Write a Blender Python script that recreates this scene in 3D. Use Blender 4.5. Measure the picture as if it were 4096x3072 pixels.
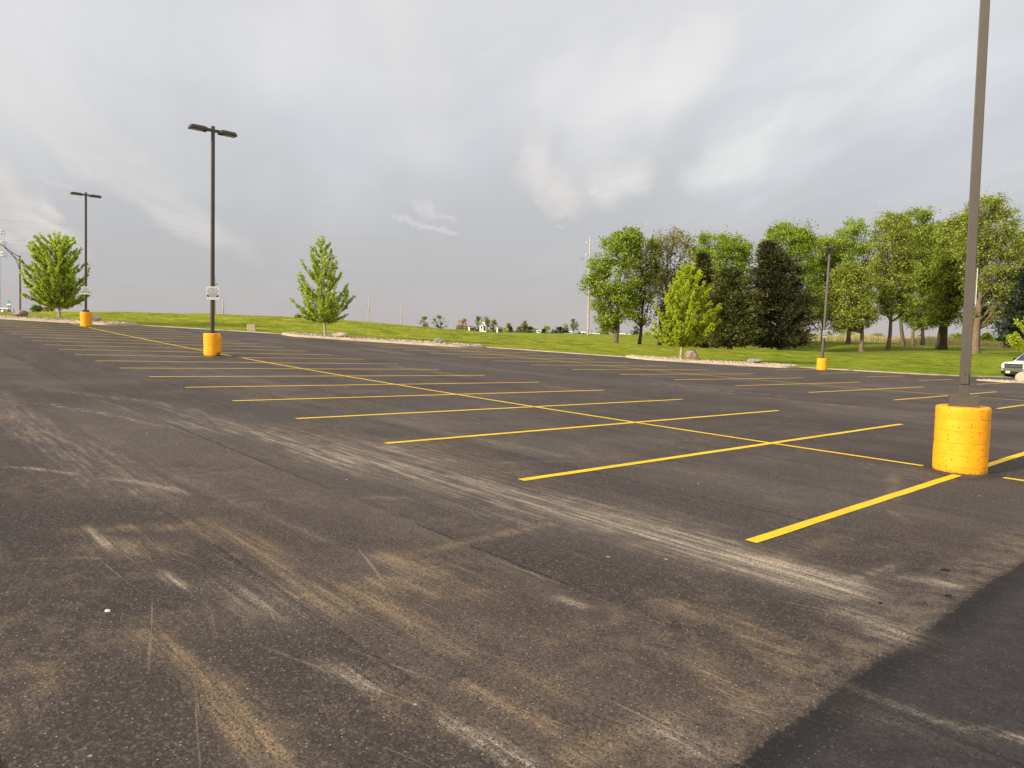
import bpy, bmesh, math, random
import numpy as np
from mathutils import Vector, Matrix
R_ = math.radians
for o in list(bpy.data.objects): bpy.data.objects.remove(o, do_unlink=True)
scene = bpy.context.scene
col = scene.collection

# ------------------------------------------------------------------ camera
FPX, PITCH, ROLL, CAMH = 2878.883, 0.0718161, 0.0121772, 1.7724946   # focal length in pixels of a 4096 wide picture
cp, sp, cr, sr = math.cos(PITCH), math.sin(PITCH), math.cos(ROLL), math.sin(ROLL)
CR = np.array([cr, sp*sr, cp*sr]); CU = np.array([-sr, sp*cr, cp*cr]); CF = np.array([0, cp, -sp])
cam_d = bpy.data.cameras.new('camera'); cam = bpy.data.objects.new('camera', cam_d); col.objects.link(cam)
cam_d.sensor_width = 36; cam_d.lens = FPX/4096*36; cam_d.clip_start = 0.05; cam_d.clip_end = 9000
M = Matrix(((CR[0], CU[0], -CF[0], 0), (CR[1], CU[1], -CF[1], 0), (CR[2], CU[2], -CF[2], CAMH), (0, 0, 0, 1)))
cam.matrix_world = M
scene.camera = cam
scene.render.resolution_x, scene.render.resolution_y = 1024, 768

# ------------------------------------------------------------------ sun, sky, exposure
SUN_EL, TO_SUN = R_(23), Vector((-0.86, -0.51, 0)).normalized()
sd = bpy.data.lights.new('sun', 'SUN'); sd.energy = 4.4; sd.angle = R_(4); sd.color = (1.0, 0.90, 0.74)
so = bpy.data.objects.new('sun', sd); col.objects.link(so)
ts = Vector((TO_SUN.x*math.cos(SUN_EL), TO_SUN.y*math.cos(SUN_EL), math.sin(SUN_EL)))
so.rotation_euler = ts.to_track_quat('Z', 'Y').to_euler(); so.location = (-30, -30, 40)
scene.view_settings.view_transform = 'Standard'; scene.view_settings.look = 'None'
scene.view_settings.exposure = 0.46; scene.view_settings.gamma = 1.0

def dirn(x, y):
    return CF*FPX + CR*(x-2048) - CU*(y-1536)
class NT:
    """small node-tree writer"""
    def __init__(s, nt): s.nt = nt; nt.nodes.clear()
    def n(s, typ, ins=None, **kw):
        nd = s.nt.nodes.new(typ)
        for k, v in kw.items(): setattr(nd, k, v)
        if ins:
            for k, v in ins.items():
                if isinstance(v, bpy.types.NodeSocket): s.nt.links.new(v, nd.inputs[k])
                else: nd.inputs[k].default_value = v
        return nd
    def m(s, op, a, b=0.0, c=None, clamp=False):
        d = {0: a, 1: b}
        if c is not None: d[2] = c
        return s.n('ShaderNodeMath', d, operation=op, use_clamp=clamp).outputs[0]
    def v(s, op, a, b=(0, 0, 0)):
        nd = s.n('ShaderNodeVectorMath', {0: a, 1: b}, operation=op)
        return nd.outputs['Value'] if op in ('DOT_PRODUCT', 'LENGTH', 'DISTANCE') else nd.outputs[0]
    def mix(s, f, a, b, blend='MIX'):
        nd = s.n('ShaderNodeMix', data_type='RGBA', blend_type=blend)
        for i, val in ((0, f), (6, a), (7, b)):
            if isinstance(val, bpy.types.NodeSocket): s.nt.links.new(val, nd.inputs[i])
            else: nd.inputs[i].default_value = (tuple(val)+(1,) if i and len(val) == 3 else val)
        return nd.outputs[2]
    def ramp(s, f, stops, interp='LINEAR'):
        nd = s.n('ShaderNodeValToRGB', {0: f}); cr_ = nd.color_ramp; cr_.interpolation = interp
        while len(cr_.elements) < len(stops): cr_.elements.new(0.5)
        for e, (p, c) in zip(cr_.elements, stops):
            e.position = p; e.color = (tuple(c)+(1,) if isinstance(c, (tuple, list)) else (c, c, c, 1))
        return nd.outputs[0]
    def sm(s, f, a, b, to0=0.0, to1=1.0):
        return s.n('ShaderNodeMapRange', {0: f, 1: a, 2: b, 3: to0, 4: to1}, interpolation_type='SMOOTHSTEP').outputs[0]
    def noise(s, vec, scale, detail=4, rough=0.55, dist=0.0):
        return s.n('ShaderNodeTexNoise', {'Vector': vec, 'Scale': scale, 'Detail': detail, 'Roughness': rough, 'Distortion': dist}).outputs[0]
    def attr(s, name): return s.n('ShaderNodeAttribute', attribute_name=name)
    def scale(s, vec, sc): return s.v('MULTIPLY', vec, sc)

world = bpy.data.worlds.new('World'); scene.world = world; world.use_nodes = True
w = NT(world.node_tree)
tc = w.n('ShaderNodeTexCoord').outputs['Generated']
sky = w.n('ShaderNodeTexSky', sky_type='NISHITA', sun_disc=False, sun_elevation=SUN_EL,
          sun_rotation=math.atan2(TO_SUN.x, TO_SUN.y)).outputs[0]
sepd = w.n('ShaderNodeSeparateXYZ', {0: tc}); dz, dy, dx = sepd.outputs[2], sepd.outputs[1], sepd.outputs[0]
# a storm deck ahead (+Y), thin bright cloud overhead and behind
base = w.ramp(w.m('MULTIPLY_ADD', dz, 1.0, 0.0, clamp=True),
              [(0.0, (0.405, 0.375, 0.37)), (0.07, (0.405, 0.395, 0.403)), (0.16, (0.435, 0.44, 0.455)), (0.30, (0.535, 0.54, 0.56)), (0.46, (0.585, 0.585, 0.60)), (1.0, (0.66, 0.66, 0.68))])
n1 = w.noise(w.scale(tc, (2.2, 2.2, 1.0)), 1.6, 6, 0.5, 0.6)
n2 = w.noise(w.scale(tc, (5.0, 3.0, 1.6)), 2.3, 7, 0.55, 0.3)
# streaks fanning up from the horizon: the sheet of cloud seen in its own plane
plane = w.v('DIVIDE', tc, w.n('ShaderNodeCombineXYZ', {0: w.m('ADD', dz, 0.12), 1: w.m('ADD', dz, 0.12), 2: 1.0}).outputs[0])
pl = w.n('ShaderNodeVectorRotate', {'Vector': plane, 'Axis': (0, 0, 1), 'Angle': R_(-14)}, rotation_type='AXIS_ANGLE').outputs[0]
n3 = w.noise(w.scale(pl, (1.3, 0.35, 0.0)), 1.0, 7, 0.5, 0.5)
streak = w.sm(w.noise(w.scale(pl, (2.6, .75, 0.0)), 1.0, 8, .55, .8), .36, .66)
elev = w.sm(dz, 0.08, 0.30)
sky1 = w.mix(w.m('MULTIPLY', w.sm(n3, 0.40, 0.66), w.m('MULTIPLY_ADD', elev, 0.55, 0.05)), base, (0.68, 0.67, 0.67))
sky1 = w.mix(w.m('MULTIPLY', w.sm(n1, 0.50, 0.72), w.m('MULTIPLY', elev, 0.35)), sky1, (0.52, 0.555, 0.62))
# individual cloud masses (centre, half axes and tilt as angles on the sky)
wn = w.v('SUBTRACT', w.n('ShaderNodeTexNoise', {'Vector': tc, 'Scale': 9.0, 'Detail': 7.0, 'Roughness': 0.6}).outputs['Color'], (0.5, 0.5, 0.5))
warp = w.v('ADD', tc, w.scale(wn, (0.10, 0.10, 0.10)))
wn2 = w.v('SUBTRACT', w.n('ShaderNodeTexNoise', {'Vector': tc, 'Scale': 22.0, 'Detail': 8.0, 'Roughness': 0.62}).outputs['Color'], (0.5, 0.5, 0.5))
warp2 = w.v('ADD', tc, w.scale(wn2, (0.060, 0.060, 0.060)))
# cx, cy, rx, ry, tilt, strength, colour, soft
CL = [(150, 850, 120, 60, 50, .75, (.78, .71, .64), 1), (0, 780, 150, 130, 30, .7, (.80, .74, .68), 1), (230, 930, 110, 45, 35, .55, (.70, .64, .60), 1),
      (350, 560, 420, 110, 38, .40, (.76, .72, .69), 0), (640, 790, 330, 90, 30, .40, (.73, .69, .66), 0),
      (1715, 830, 52, 24, 15, .75, (.78, .75, .72), 2), (1665, 880, 75, 17, 12, .75, (.78, .75, .72), 2), (1770, 905, 60, 13, 12, .55, (.74, .71, .70), 2), (1800, 838, 60, 10, 18, .5, (.74, .71, .70), 2),
      (2230, 740, 190, 90, 35, .60, (.78, .73, .69), 1), (2140, 640, 90, 130, 10, .40, (.78, .75, .72), 0), (2480, 690, 120, 130, -20, .62, (.80, .78, .75), 0),
      (2720, 330, 130, 260, 30, .55, (.84, .83, .81), 0), (2450, 420, 130, 260, 30, .42, (.82, .81, .80), 0), (2260, 330, 110, 200, 25, .40, (.82, .81, .80), 0),
      (2960, 600, 240, 110, -35, .60, (.82, .81, .79), 0), (3350, 480, 420, 140, -28, .50, (.82, .82, .81), 0), (3800, 330, 300, 170, -20, .42, (.83, .84, .85), 0),
      (1640, 260, 110, 330, -8, .35, (.78, .75, .73), 0), (1200, 250, 330, 200, 25, .25, (.78, .77, .77), 0), (700, 130, 500, 160, 0, .35, (.80, .79, .79), 0),
      (3500, 140, 520, 110, -12, .35, (.86, .87, .88), 1), (2000, 200, 120, 40, -25, .45, (.80, .80, .80), 2), (2380, 755, 18, 10, -20, .5, (.80, .79, .78), 2), (2235, 900, 16, 10, 0, .35, (.72, .70, .70), 2),
      (3300, 620, 420, 60, -20, -.25, (.50, .53, .60), 0), (1420, 560, 330, 230, 20, -.22, (.52, .55, .60), 0), (1900, 450, 140, 260, 0, -.25, (.53, .56, .62), 0), (420, 660, 90, 14, 20, .4, (.75, .72, .70), 2), (210, 705, 70, 12, 25, .45, (.75, .72, .70), 2)]
cur = sky1
CL = [c[:6]+(tuple(x*.84 for x in c[6]) if min(c[6]) > .59 else tuple(x*.90 for x in c[6]), c[7]) for c in CL]
CL = [c[:5]+(c[5]*(.62 if c[7] == 2 else .85),)+c[6:] for c in CL]
for (px, py, rx, ry, tilt, st, c, hard) in CL:
    d = dirn(px, py); d = d/np.linalg.norm(d)
    t = R_(tilt); ax = CR*math.cos(t) - CU*math.sin(t); ay = CR*math.sin(t) + CU*math.cos(t)
    ax = ax - d*ax.dot(d); ay = ay - d*ay.dot(d)
    q = FPX/np.linalg.norm(dirn(px, py))                       # pixels -> radians here
    src = warp if hard < 2 else warp2
    rel = w.v('SUBTRACT', src, tuple(d))
    a = w.v('DOT_PRODUCT', rel, tuple(ax*FPX/(rx*q))); b = w.v('DOT_PRODUCT', rel, tuple(ay*FPX/(ry*q)))
    r2 = w.m('ADD', w.m('MULTIPLY', a, a), w.m('MULTIPLY', b, b))
    front = w.m('GREATER_THAN', w.v('DOT_PRODUCT', tc, tuple(d)), 0.5)
    f = w.sm(r2, {0: 1.6, 1: 1.45, 2: 1.7}[hard], {0: 0.0, 1: 0.1, 2: 0.0}[hard])
    f = w.m('MULTIPLY', w.m('MULTIPLY', f, front), abs(st))
    f = w.m('MULTIPLY', f, w.m('MULTIPLY_ADD', n2, 0.7, w.m('MULTIPLY_ADD', streak, 1.0, 0.12)), clamp=True)
    cur = w.mix(f, cur, c)
# the open western sky behind the camera is brighter
back = w.sm(dy, 0.25, -0.9)
glow = w.mix(back, (1, 1, 1), (2.1, 1.95, 1.7))
cloud = w.mix(1.0, cur, glow, 'MULTIPLY')
bg1 = w.n('ShaderNodeBackground', {'Color': sky, 'Strength': 0.06}).outputs[0]
bg2 = w.n('ShaderNodeBackground', {'Color': cloud, 'Strength': 0.94}).outputs[0]
mx = w.n('ShaderNodeMixShader', {0: 0.93, 1: bg1, 2: bg2}).outputs[0]
w.n('ShaderNodeOutputWorld', {0: mx})

# ------------------------------------------------------------------ the shape of the ground (fitted to the stall grid)
TH, BX, BY, LH, V2 = 2.3056318, 6.0094178, 9.4022827, 5.470133, 18.52257
SP = 2.743
C8 = [1.61533118e-02, -1.84612401e-02, 5.23279653e-04, -8.21782400e-04, -4.52151185e-05, -2.63145626e-06, 1.41763541e-05, 5.47562641e-06]
ct, st_ = math.cos(TH), math.sin(TH)
def uv(x, y):
    a = x-BX; b = y-BY
    return a*ct+b*st_, a*st_-b*ct
def xy(u, v): return BX+u*ct+v*st_, BY+u*st_-v*ct
def lotz(x, y):
    u, v = uv(x, y); u = np.clip(u, -25, 70); v = np.clip(v, -40, 60); c = C8
    return c[0]*u+c[1]*v+c[2]*u*u+c[3]*u*v+c[4]*v*v+c[5]*u**3+c[6]*u*u*v+c[7]*u*v*v
def Pd(x, y, Y):
    """point on the ray of picture position (x, y) at world distance Y"""
    d = dirn(x, y); d = d/d[1]
    return np.array([0, 0, CAMH]) + d*Y
def hit(x, y, f=None, y0=1.0, y1=160.0):
    f = f or lotz
    d = dirn(x, y); d = d/d[1]
    Y = np.arange(y0, y1, .02); P = np.array([0, 0, CAMH])+Y[:, None]*d
    g = P[:, 2]-f(P[:, 0], P[:, 1]); i = np.where(g < 0)[0]
    return P[i[0]] if len(i) else P[-1]
EDGE = np.array([(-90, 50.5), (-60, 51.5), (-36, 52.2), (-28, 52.9), (-20, 53.5), (-10, 53.2), (0, 53.1), (8, 51.6), (16, 51.0), (22, 50.6), (26, 49.6), (29, 48.9), (31.5, 48.8), (34, 50.2), (44, 51.5), (60, 52), (90, 52)], float)
def edgeY(x): return np.interp(x, EDGE[:, 0], EDGE[:, 1])
# terrain beyond the kerb: control points (picture x, picture y, distance)
CP = [(0, 1247, 62), (324, 1247.6, 62), (740, 1258, 63), (1024, 1266, 64), (1255, 1279, 65), (1487, 1292, 66), (1672, 1308, 68), (1811, 1317.5, 70), (1930, 1327, 71), (2048, 1339, 72),
      (2250, 1356, 74), (2464, 1374, 76), (2650, 1384, 76), (2927, 1397, 74), (3072, 1399, 73), (3257, 1407, 71), (3442, 1423, 67), (3560, 1416, 72), (3446, 1407, 77), (3553, 1400, 80), (3611, 1384, 92), (3652, 1388, 90),
      (3755, 1397, 87), (3896, 1413.5, 75), (3350, 1363, 112), (3535, 1370, 112), (3766, 1380, 108), (3960, 1393, 98), (4090, 1400, 92), (3300, 1385, 92), (3200, 1372, 100),
      (2048, 1329.5, 210), (2326, 1339.5, 140), (2650, 1347, 135), (2900, 1352, 135), (3200, 1350, 150), (3535, 1358, 150), (3812, 1366, 140), (3998, 1374, 125), (4096, 1436, 64), (3950, 1450, 60), (3700, 1450, 60), (3300, 1440, 61), (2900, 1424, 61), (2500, 1405, 62), (2200, 1382, 62),
      (1930, 1364, 61), (1500, 1330, 60), (1150, 1306, 59), (700, 1288, 58), (350, 1272, 57), (60, 1265, 57)]
pts = [Pd(*c) for c in CP]
# the ground falls away behind the crest
for x, y, Y in CP[:10]:
    p = Pd(x, y, Y)
    s_ = 1.45
    pts.append(np.array([p[0]*s_, Y*s_, min(p[2]-1.7, 1.25)])); pts.append(np.array([p[0]*2.1, Y*2.1, min(p[2]-2.0, 1.2)]))
for x, y, Y in [(2048, 1339, 72), (2250, 1356, 74), (2464, 1374, 76), (2650, 1384, 76), (2927, 1397, 74)]:
    p = Pd(x, y, Y); pts.append(p*[1.18, 1.18, 1]+[0, 0, -1.15])
for x in np.arange(-80, 90, 8.0): pts.append(np.array([x, edgeY(x), float(lotz(x, edgeY(x)))+.1]))
for a in np.arange(0, 360, 20):
    for r in (260, 600, 1500, 4500):
        zz = {260: 1.25, 600: 1.1, 1500: .9, 4500: 0.0}[r]
        X, Yy = r*math.sin(R_(a)), r*math.cos(R_(a))
        pts.append(np.array([X, Yy, zz if math.cos(R_(a)) > -.3 else 0.0]))
for x, y in [(-60, 0), (-40, -30), (0, -30), (40, -30), (60, 0), (60, 25), (-60, 30)]: pts.append(np.array([x, y, float(lotz(x, y))]))
PT = np.array(pts); c_ = 3.0
def kern(a, b): return np.sqrt(((a[:, None, :2]-b[None, :, :2])**2).sum(-1)+c_*c_)
n_ = len(PT); A = np.zeros((n_+1, n_+1)); A[:n_, :n_] = kern(PT, PT)+np.eye(n_)*.02; A[:n_, n_] = 1; A[n_, :n_] = 1
W = np.linalg.solve(A, np.append(PT[:, 2], 0))
def hillz(x, y):
    x = np.atleast_1d(np.asarray(x, float)); y = np.atleast_1d(np.asarray(y, float)); out = np.empty(x.size)
    q = np.stack([x.ravel(), y.ravel()], 1)
    for i in range(0, len(q), 20000): out[i:i+20000] = kern(q[i:i+20000], PT)@W[:n_]+W[n_]
    return out.reshape(x.shape)
def gz(x, y):
    """height of the ground sheet (kept below the asphalt inside the lot)"""
    x = np.asarray(x, float); y = np.asarray(y, float)
    d = y-edgeY(x)
    t = np.clip((d+0.25)/0.25, 0, 1)
    e = np.clip(d/3.0, 0, 1); e = e*e*(3-2*e)
    z_edge = lotz(x, np.minimum(y, edgeY(x)))+.05
    return (1-t)*(lotz(x, y)-.25)+t*((1-e)*z_edge+e*hillz(x, y))
def g1(x, y): return float(np.atleast_1d(gz(x, y))[0])

# ------------------------------------------------------------------ object helpers
def tag(o, label=None, cat=None, group=None, kind=None):
    if label: o['label'] = label
    if cat: o['category'] = cat
    if group: o['group'] = group
    if kind: o['kind'] = kind
    return o
def thing(name, loc, label, cat, group=None, rz=0.0):
    o = bpy.data.objects.new(name, None); col.objects.link(o); o.location = loc; o.rotation_euler = (0, 0, rz); o.empty_display_size = .2
    return tag(o, label, cat, group)
def link(name, me, mat=None, parent=None, smooth=False):
    o = bpy.data.objects.new(name, me); col.objects.link(o)
    if mat: me.materials.append(mat)
    if parent: o.parent = parent
    if smooth:
        me.polygons.foreach_set('use_smooth', [True]*len(me.polygons))
    return o
def npmesh(name, verts, faces, attrs=None):
    """verts (n,3) array, faces (m,k) array"""
    me = bpy.data.meshes.new(name); verts = np.asarray(verts, np.float32); faces = np.asarray(faces, np.int32); k = faces.shape[1]
    me.vertices.add(len(verts)); me.vertices.foreach_set('co', verts.ravel())
    me.loops.add(faces.size); me.loops.foreach_set('vertex_index', faces.ravel())
    me.polygons.add(len(faces)); me.polygons.foreach_set('loop_start', np.arange(0, faces.size, k, dtype=np.int32))
    me.update(calc_edges=True)
    for an, arr in (attrs or {}).items():
        arr = np.asarray(arr, np.float32)
        if arr.ndim == 1: a = me.attributes.new(an, 'FLOAT', 'POINT'); a.data.foreach_set('value', arr)
        else: a = me.attributes.new(an, 'FLOAT_VECTOR', 'POINT'); a.data.foreach_set('vector', arr.ravel())
    return me
class MB:
    """collects boxes, tubes, prisms"""
    def __init__(s): s.v = []; s.f = []
    def add(s, vs, fs):
        b = len(s.v); s.v += [tuple(map(float, p)) for p in vs]; s.f += [tuple(i+b for i in f) for f in fs]; return s
    def box(s, c, d, rot=None, bev=0.0):
        hx, hy, hz = d[0]/2, d[1]/2, d[2]/2
        bm = bmesh.new(); bmesh.ops.create_cube(bm, size=1.0)
        for q in bm.verts: q.co = Vector((q.co.x*d[0], q.co.y*d[1], q.co.z*d[2]))
        if bev: bmesh.ops.bevel(bm, geom=bm.edges[:], offset=bev, segments=2, profile=.5, affect='EDGES')
        bm.verts.ensure_lookup_table(); vs = []
        for q in bm.verts:
            p = q.co.copy()
            if rot is not None: p = rot@p
            vs.append(p+Vector(c))
        idx = {q: i for i, q in enumerate(bm.verts)}
        s.add(vs, [[idx[q] for q in f.verts] for f in bm.faces]); bm.free(); return s
    def tube(s, path, rad, n=8, cap=True):
        path = [Vector(p) for p in path]; rad = rad if isinstance(rad, (list, tuple)) else [rad]*len(path)
        rings = []; up = None
        for i, p in enumerate(path):
            t = (path[min(i+1, len(path)-1)]-path[max(i-1, 0)]).normalized()
            if up is None: up = Vector((0, 0, 1)) if abs(t.z) < .9 else Vector((1, 0, 0))
            a = t.cross(up).normalized(); b = t.cross(a).normalized(); up = b.cross(t) if False else up
            rings.append([p+(a*math.cos(2*math.pi*k/n)+b*math.sin(2*math.pi*k/n))*rad[i] for k in range(n)])
        vs = [q for r in rings for q in r]; fs = []
        for i in range(len(path)-1):
            for k in range(n): fs.append((i*n+k, i*n+(k+1) % n, (i+1)*n+(k+1) % n, (i+1)*n+k))
        if cap: fs.append(tuple(range(n-1, -1, -1))); fs.append(tuple((len(path)-1)*n+k for k in range(n)))
        return s.add(vs, fs)
    def prism(s, poly, z0, z1):
        n = len(poly); vs = [(x, y, z0) for x, y in poly]+[(x, y, z1) for x, y in poly]
        fs = [tuple(range(n-1, -1, -1)), tuple(range(n, 2*n))]+[(i, (i+1) % n, n+(i+1) % n, n+i) for i in range(n)]
        return s.add(vs, fs)
    def obj(s, name, mat, parent=None, smooth=False):
        me = bpy.data.meshes.new(name); me.from_pydata(s.v, [], s.f); me.update()
        bm = bmesh.new(); bm.from_mesh(me); bmesh.ops.recalc_face_normals(bm, faces=bm.faces); bm.to_mesh(me); bm.free()
        o = link(name, me, mat, parent, False)
        if smooth:
            for p in me.polygons: p.use_smooth = True
        return o

# ------------------------------------------------------------------ materials
def newmat(name):
    m = bpy.data.materials.new(name); m.use_nodes = True; return m, NT(m.node_tree)
def finish(t, color, rough=.8, bump=None, bstr=.3, bdist=.01, metal=0.0, spec=.3, extra=None):
    ins = {'Base Color': color if isinstance(color, bpy.types.NodeSocket) else (tuple(color)+(1,)), 'Roughness': rough, 'Metallic': metal, 'Specular IOR Level': spec}
    if bump is not None: ins['Normal'] = t.n('ShaderNodeBump', {'Height': bump, 'Strength': bstr, 'Distance': bdist}).outputs[0]
    if extra: ins.update(extra)
    b = t.n('ShaderNodeBsdfPrincipled', ins).outputs[0]; t.n('ShaderNodeOutputMaterial', {0: b})
def simple(name, c, rough=.7, var=.15, scale=6.0, metal=0.0, bstr=.15, bdist=.004, spec=.3):
    m, t = newmat(name); oc = t.n('ShaderNodeTexCoord').outputs['Object']
    n = t.noise(oc, scale, 6, .6); n2 = t.noise(oc, scale*9, 3, .6)
    f = t.m('MULTIPLY_ADD', n, .7, t.m('MULTIPLY', n2, .3))
    cc = t.mix(t.sm(f, .3, .7), tuple(x*(1-var) for x in c), tuple(min(1, x*(1+var)) for x in c))
    finish(t, cc, rough, n2, bstr, bdist, metal, spec); return m
MAT = {}
MAT['bronze'] = simple('bronze_paint', (.076, .062, .050), .5, .10, 2.0, .15, .05, .001, .35)
MAT['bronze_dark'] = simple('bronze_lens_frame', (.05, .045, .04), .5, .1, 3)
MAT['lens'] = simple('lamp_glass', (.42, .41, .34), .25, .2, 9, 0, .1, .002, .5)
MAT['sign_white'] = simple('sign_white', (.88, .88, .85), .45, .04, 4, 0, .02, .001)
MAT['sign_black'] = simple('sign_black', (.02, .02, .02), .5, .1, 4)
MAT['sign_green'] = simple('sign_green', (.05, .28, .17), .5, .25, 3)
MAT['concrete'] = simple('pale_concrete', (.50, .42, .31), .9, .14, 5.0, 0, .4, .01, .15)
MAT['kerbstone'] = simple('kerb_concrete', (.41, .33, .24), .92, .22, 1.6, 0, .4, .01, .12)
MAT['pole_wood'] = simple('utility_pole_wood', (.38, .33, .27), .9, .2, 1.5, 0, .3, .01, .1)
MAT['pole_brown'] = simple('brown_pole', (.13, .075, .055), .6, .25, 2.5, 0, .2, .004)
MAT['dark_iron'] = simple('dark_iron', (.03, .025, .03), .6, .2, 4)
MAT['ceramic'] = simple('insulator_ceramic', (.72, .71, .66), .4, .1, 4)
MAT['wire_pale'] = simple('wire_pale', (.62, .62, .62), .6, .05, 1)
MAT['wire_grey'] = simple('wire_grey', (.42, .42, .43), .6, .05, 1)
MAT['white_paint'] = simple('white_house_paint', (.80, .79, .75), .7, .06, 1.5, 0, .1, .01)
MAT['roof_dark'] = simple('dark_roof', (.06, .065, .07), .8, .25, 1.5)
MAT['roof_grey'] = simple('grey_roof', (.42, .42, .42), .7, .15, 1.5)
MAT['glass_dark'] = simple('dark_window', (.03, .035, .04), .15, .1, 2, 0, .02, .001, .6)
MAT['brick'] = simple('tan_brick', (.42, .27, .18), .9, .2, 3)
MAT['truck_white'] = simple('white_car_paint', (.82, .82, .80), .22, .02, 2, 0, .0, .001, .6)
MAT['chrome'] = simple('chrome', (.62, .62, .62), .16, .05, 3, .95, .02, .001)
MAT['black_plastic'] = simple('black_plastic', (.012, .013, .016), .5, .2, 6)
MAT['rubber'] = simple('rubber', (.018, .018, .018), .85, .2, 8)
MAT['headlamp'] = simple('headlamp_glass', (.55, .56, .56), .1, .2, 12, .4, .02, .001, .7)
MAT['plate'] = simple('number_plate', (.62, .66, .50), .5, .1, 9)
MAT['pedestal'] = simple('pale_green_box', (.42, .50, .42), .6, .1, 3)
MAT['bark_young'] = simple('young_maple_bark', (.36, .31, .26), .95, .30, 7.0, 0, .5, .01, .1)
MAT['bark'] = simple('grey_brown_bark', (.13, .10, .072), .95, .35, 4.0, 0, .6, .02, .1)
MAT['bark_tan'] = simple('tan_bark', (.17, .125, .085), .95, .30, 3.0, 0, .6, .02, .1)
MAT['bark_dark'] = simple('dark_bark', (.07, .05, .035), .95, .35, 4.0, 0, .6, .02, .1)
MAT['bark_red'] = simple('red_cedar_bark', (.24, .13, .08), .95, .35, 4.0, 0, .6, .02, .1)

def leafmat(name, dark, mid, light, trans=.42):
    m, t = newmat(name)
    r = t.attr('rnd').outputs['Fac']; oc = t.n('ShaderNodeTexCoord').outputs['Object']
    n = t.noise(oc, .9, 3, .6)
    f = t.m('MULTIPLY_ADD', n, .55, t.m('MULTIPLY', r, .6))
    c = t.ramp(f, [(.18, dark), (.5, mid), (.85, light)])
    d = t.n('ShaderNodeBsdfPrincipled', {'Base Color': c, 'Roughness': .6, 'Specular IOR Level': .2}).outputs[0]
    tr = t.n('ShaderNodeBsdfTranslucent', {'Color': t.mix(1.0, c, (1.15, 1.25, .6), 'MULTIPLY')}).outputs[0]
    t.n('ShaderNodeOutputMaterial', {0: t.n('ShaderNodeMixShader', {0: trans, 1: d, 2: tr}).outputs[0]})
    return m
MAT['leaf_young'] = leafmat('leaf_young_maple', (.17, .23, .016), (.39, .46, .05), (.60, .66, .15), .52)
MAT['leaf_bright'] = leafmat('leaf_bright_maple', (.20, .25, .012), (.44, .50, .035), (.66, .70, .10), .5)
MAT['leaf_green'] = leafmat('leaf_green', (.085, .125, .012), (.245, .31, .036), (.45, .52, .11))
MAT['leaf_olive'] = leafmat('leaf_olive', (.09, .115, .014), (.255, .29, .042), (.47, .50, .13))
MAT['leaf_top'] = leafmat('leaf_fresh', (.09, .14, .010), (.24, .31, .030), (.43, .50, .08))
MAT['leaf_tan'] = leafmat('leaf_budding', (.13, .12, .035), (.25, .23, .07), (.38, .35, .12))
MAT['needle_dark'] = leafmat('needle_dark', (.010, .018, .006), (.030, .045, .014), (.085, .085, .025), .1)
MAT['needle_bronze'] = leafmat('needle_bronze', (.010, .014, .005), (.030, .038, .011), (.085, .080, .028), .1)
MAT['needle_olive'] = leafmat('needle_olive', (.018, .026, .006), (.056, .070, .014), (.13, .14, .035), .12)
MAT['needle_blue'] = leafmat('needle_blue', (.006, .012, .008), (.018, .030, .018), (.05, .07, .035), .1)
MAT['leaf_pink'] = leafmat('leaf_red_bud', (.25, .12, .07), (.42, .23, .13), (.55, .33, .2), .3)
MAT['leaf_farm'] = leafmat('leaf_far_green', (.07, .11, .035), (.15, .21, .06), (.27, .33, .11), .35)

# ---- asphalt
m, t = newmat('worn_asphalt'); MAT['asphalt'] = m
P3 = t.attr('luv').outputs['Vector']                       # metres along / across the stall grid
sep = t.n('ShaderNodeSeparateXYZ', {0: P3}); U_, V_ = sep.outputs[0], sep.outputs[1]
grain = t.noise(P3, 95.0, 3, .7)
grain2 = t.noise(P3, 260.0, 2, .6)
mid = t.noise(P3, 7.0, 5, .6)
big = t.noise(P3, .35, 5, .6, .4)
big2 = t.noise(t.scale(P3, (.10, .55, 1)), 1.0, 4, .55)       # paver lanes run along the aisle
cst = t.scale(P3, (.9, 14.0, 1)); scr = t.noise(cst, 1.0, 5, .65)
basec = t.mix(t.sm(big, .38, .62), (.060, .044, .037), (.098, .074, .060))
lv = t.m('DIVIDE', t.m('ADD', V_, 10.45), 1.52); lid = t.m('FLOOR', lv); lw_ = t.n('ShaderNodeTexWhiteNoise', {'W': lid}, noise_dimensions='1D').outputs[0]
lu = t.noise(t.n('ShaderNodeCombineXYZ', {0: t.m('MULTIPLY', U_, .22), 1: t.m('MULTIPLY', lid, 7.3), 2: 0.0}).outputs[0], 1.0, 2, .5)
basec = t.mix(t.m('MULTIPLY', t.sm(t.m('ADD', t.m('MULTIPLY', lw_, .4), lu), .58, .72), .7), basec, (.036, .029, .028))
seamd = t.m('ABSOLUTE', t.m('SUBTRACT', t.m('FRACT', t.m('ADD', lv, t.m('MULTIPLY', t.m('SUBTRACT', t.noise(P3, 3.0, 4, .6), .5), .03))), .5))
seam = t.m('MULTIPLY', t.sm(seamd, .486, .4945), t.sm(t.noise(t.scale(P3, (.5, .5, 1)), 1.0, 5, .6), .42, .56))
lane = t.noise(t.scale(P3, (.22, 2.6, 1)), 1.0, 6, .62)
basec = t.mix(t.m('MULTIPLY', t.sm(big2, .50, .70), .45), basec, (.100, .082, .066))
basec = t.mix(t.m('MULTIPLY', t.sm(lane, .54, .70), .45), basec, (.125, .103, .086))
basec = t.mix(t.m('MULTIPLY', t.sm(lane, .46, .32), .45), basec, (.036, .031, .031))
warm = t.noise(P3, .16, 3, .5)
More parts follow.
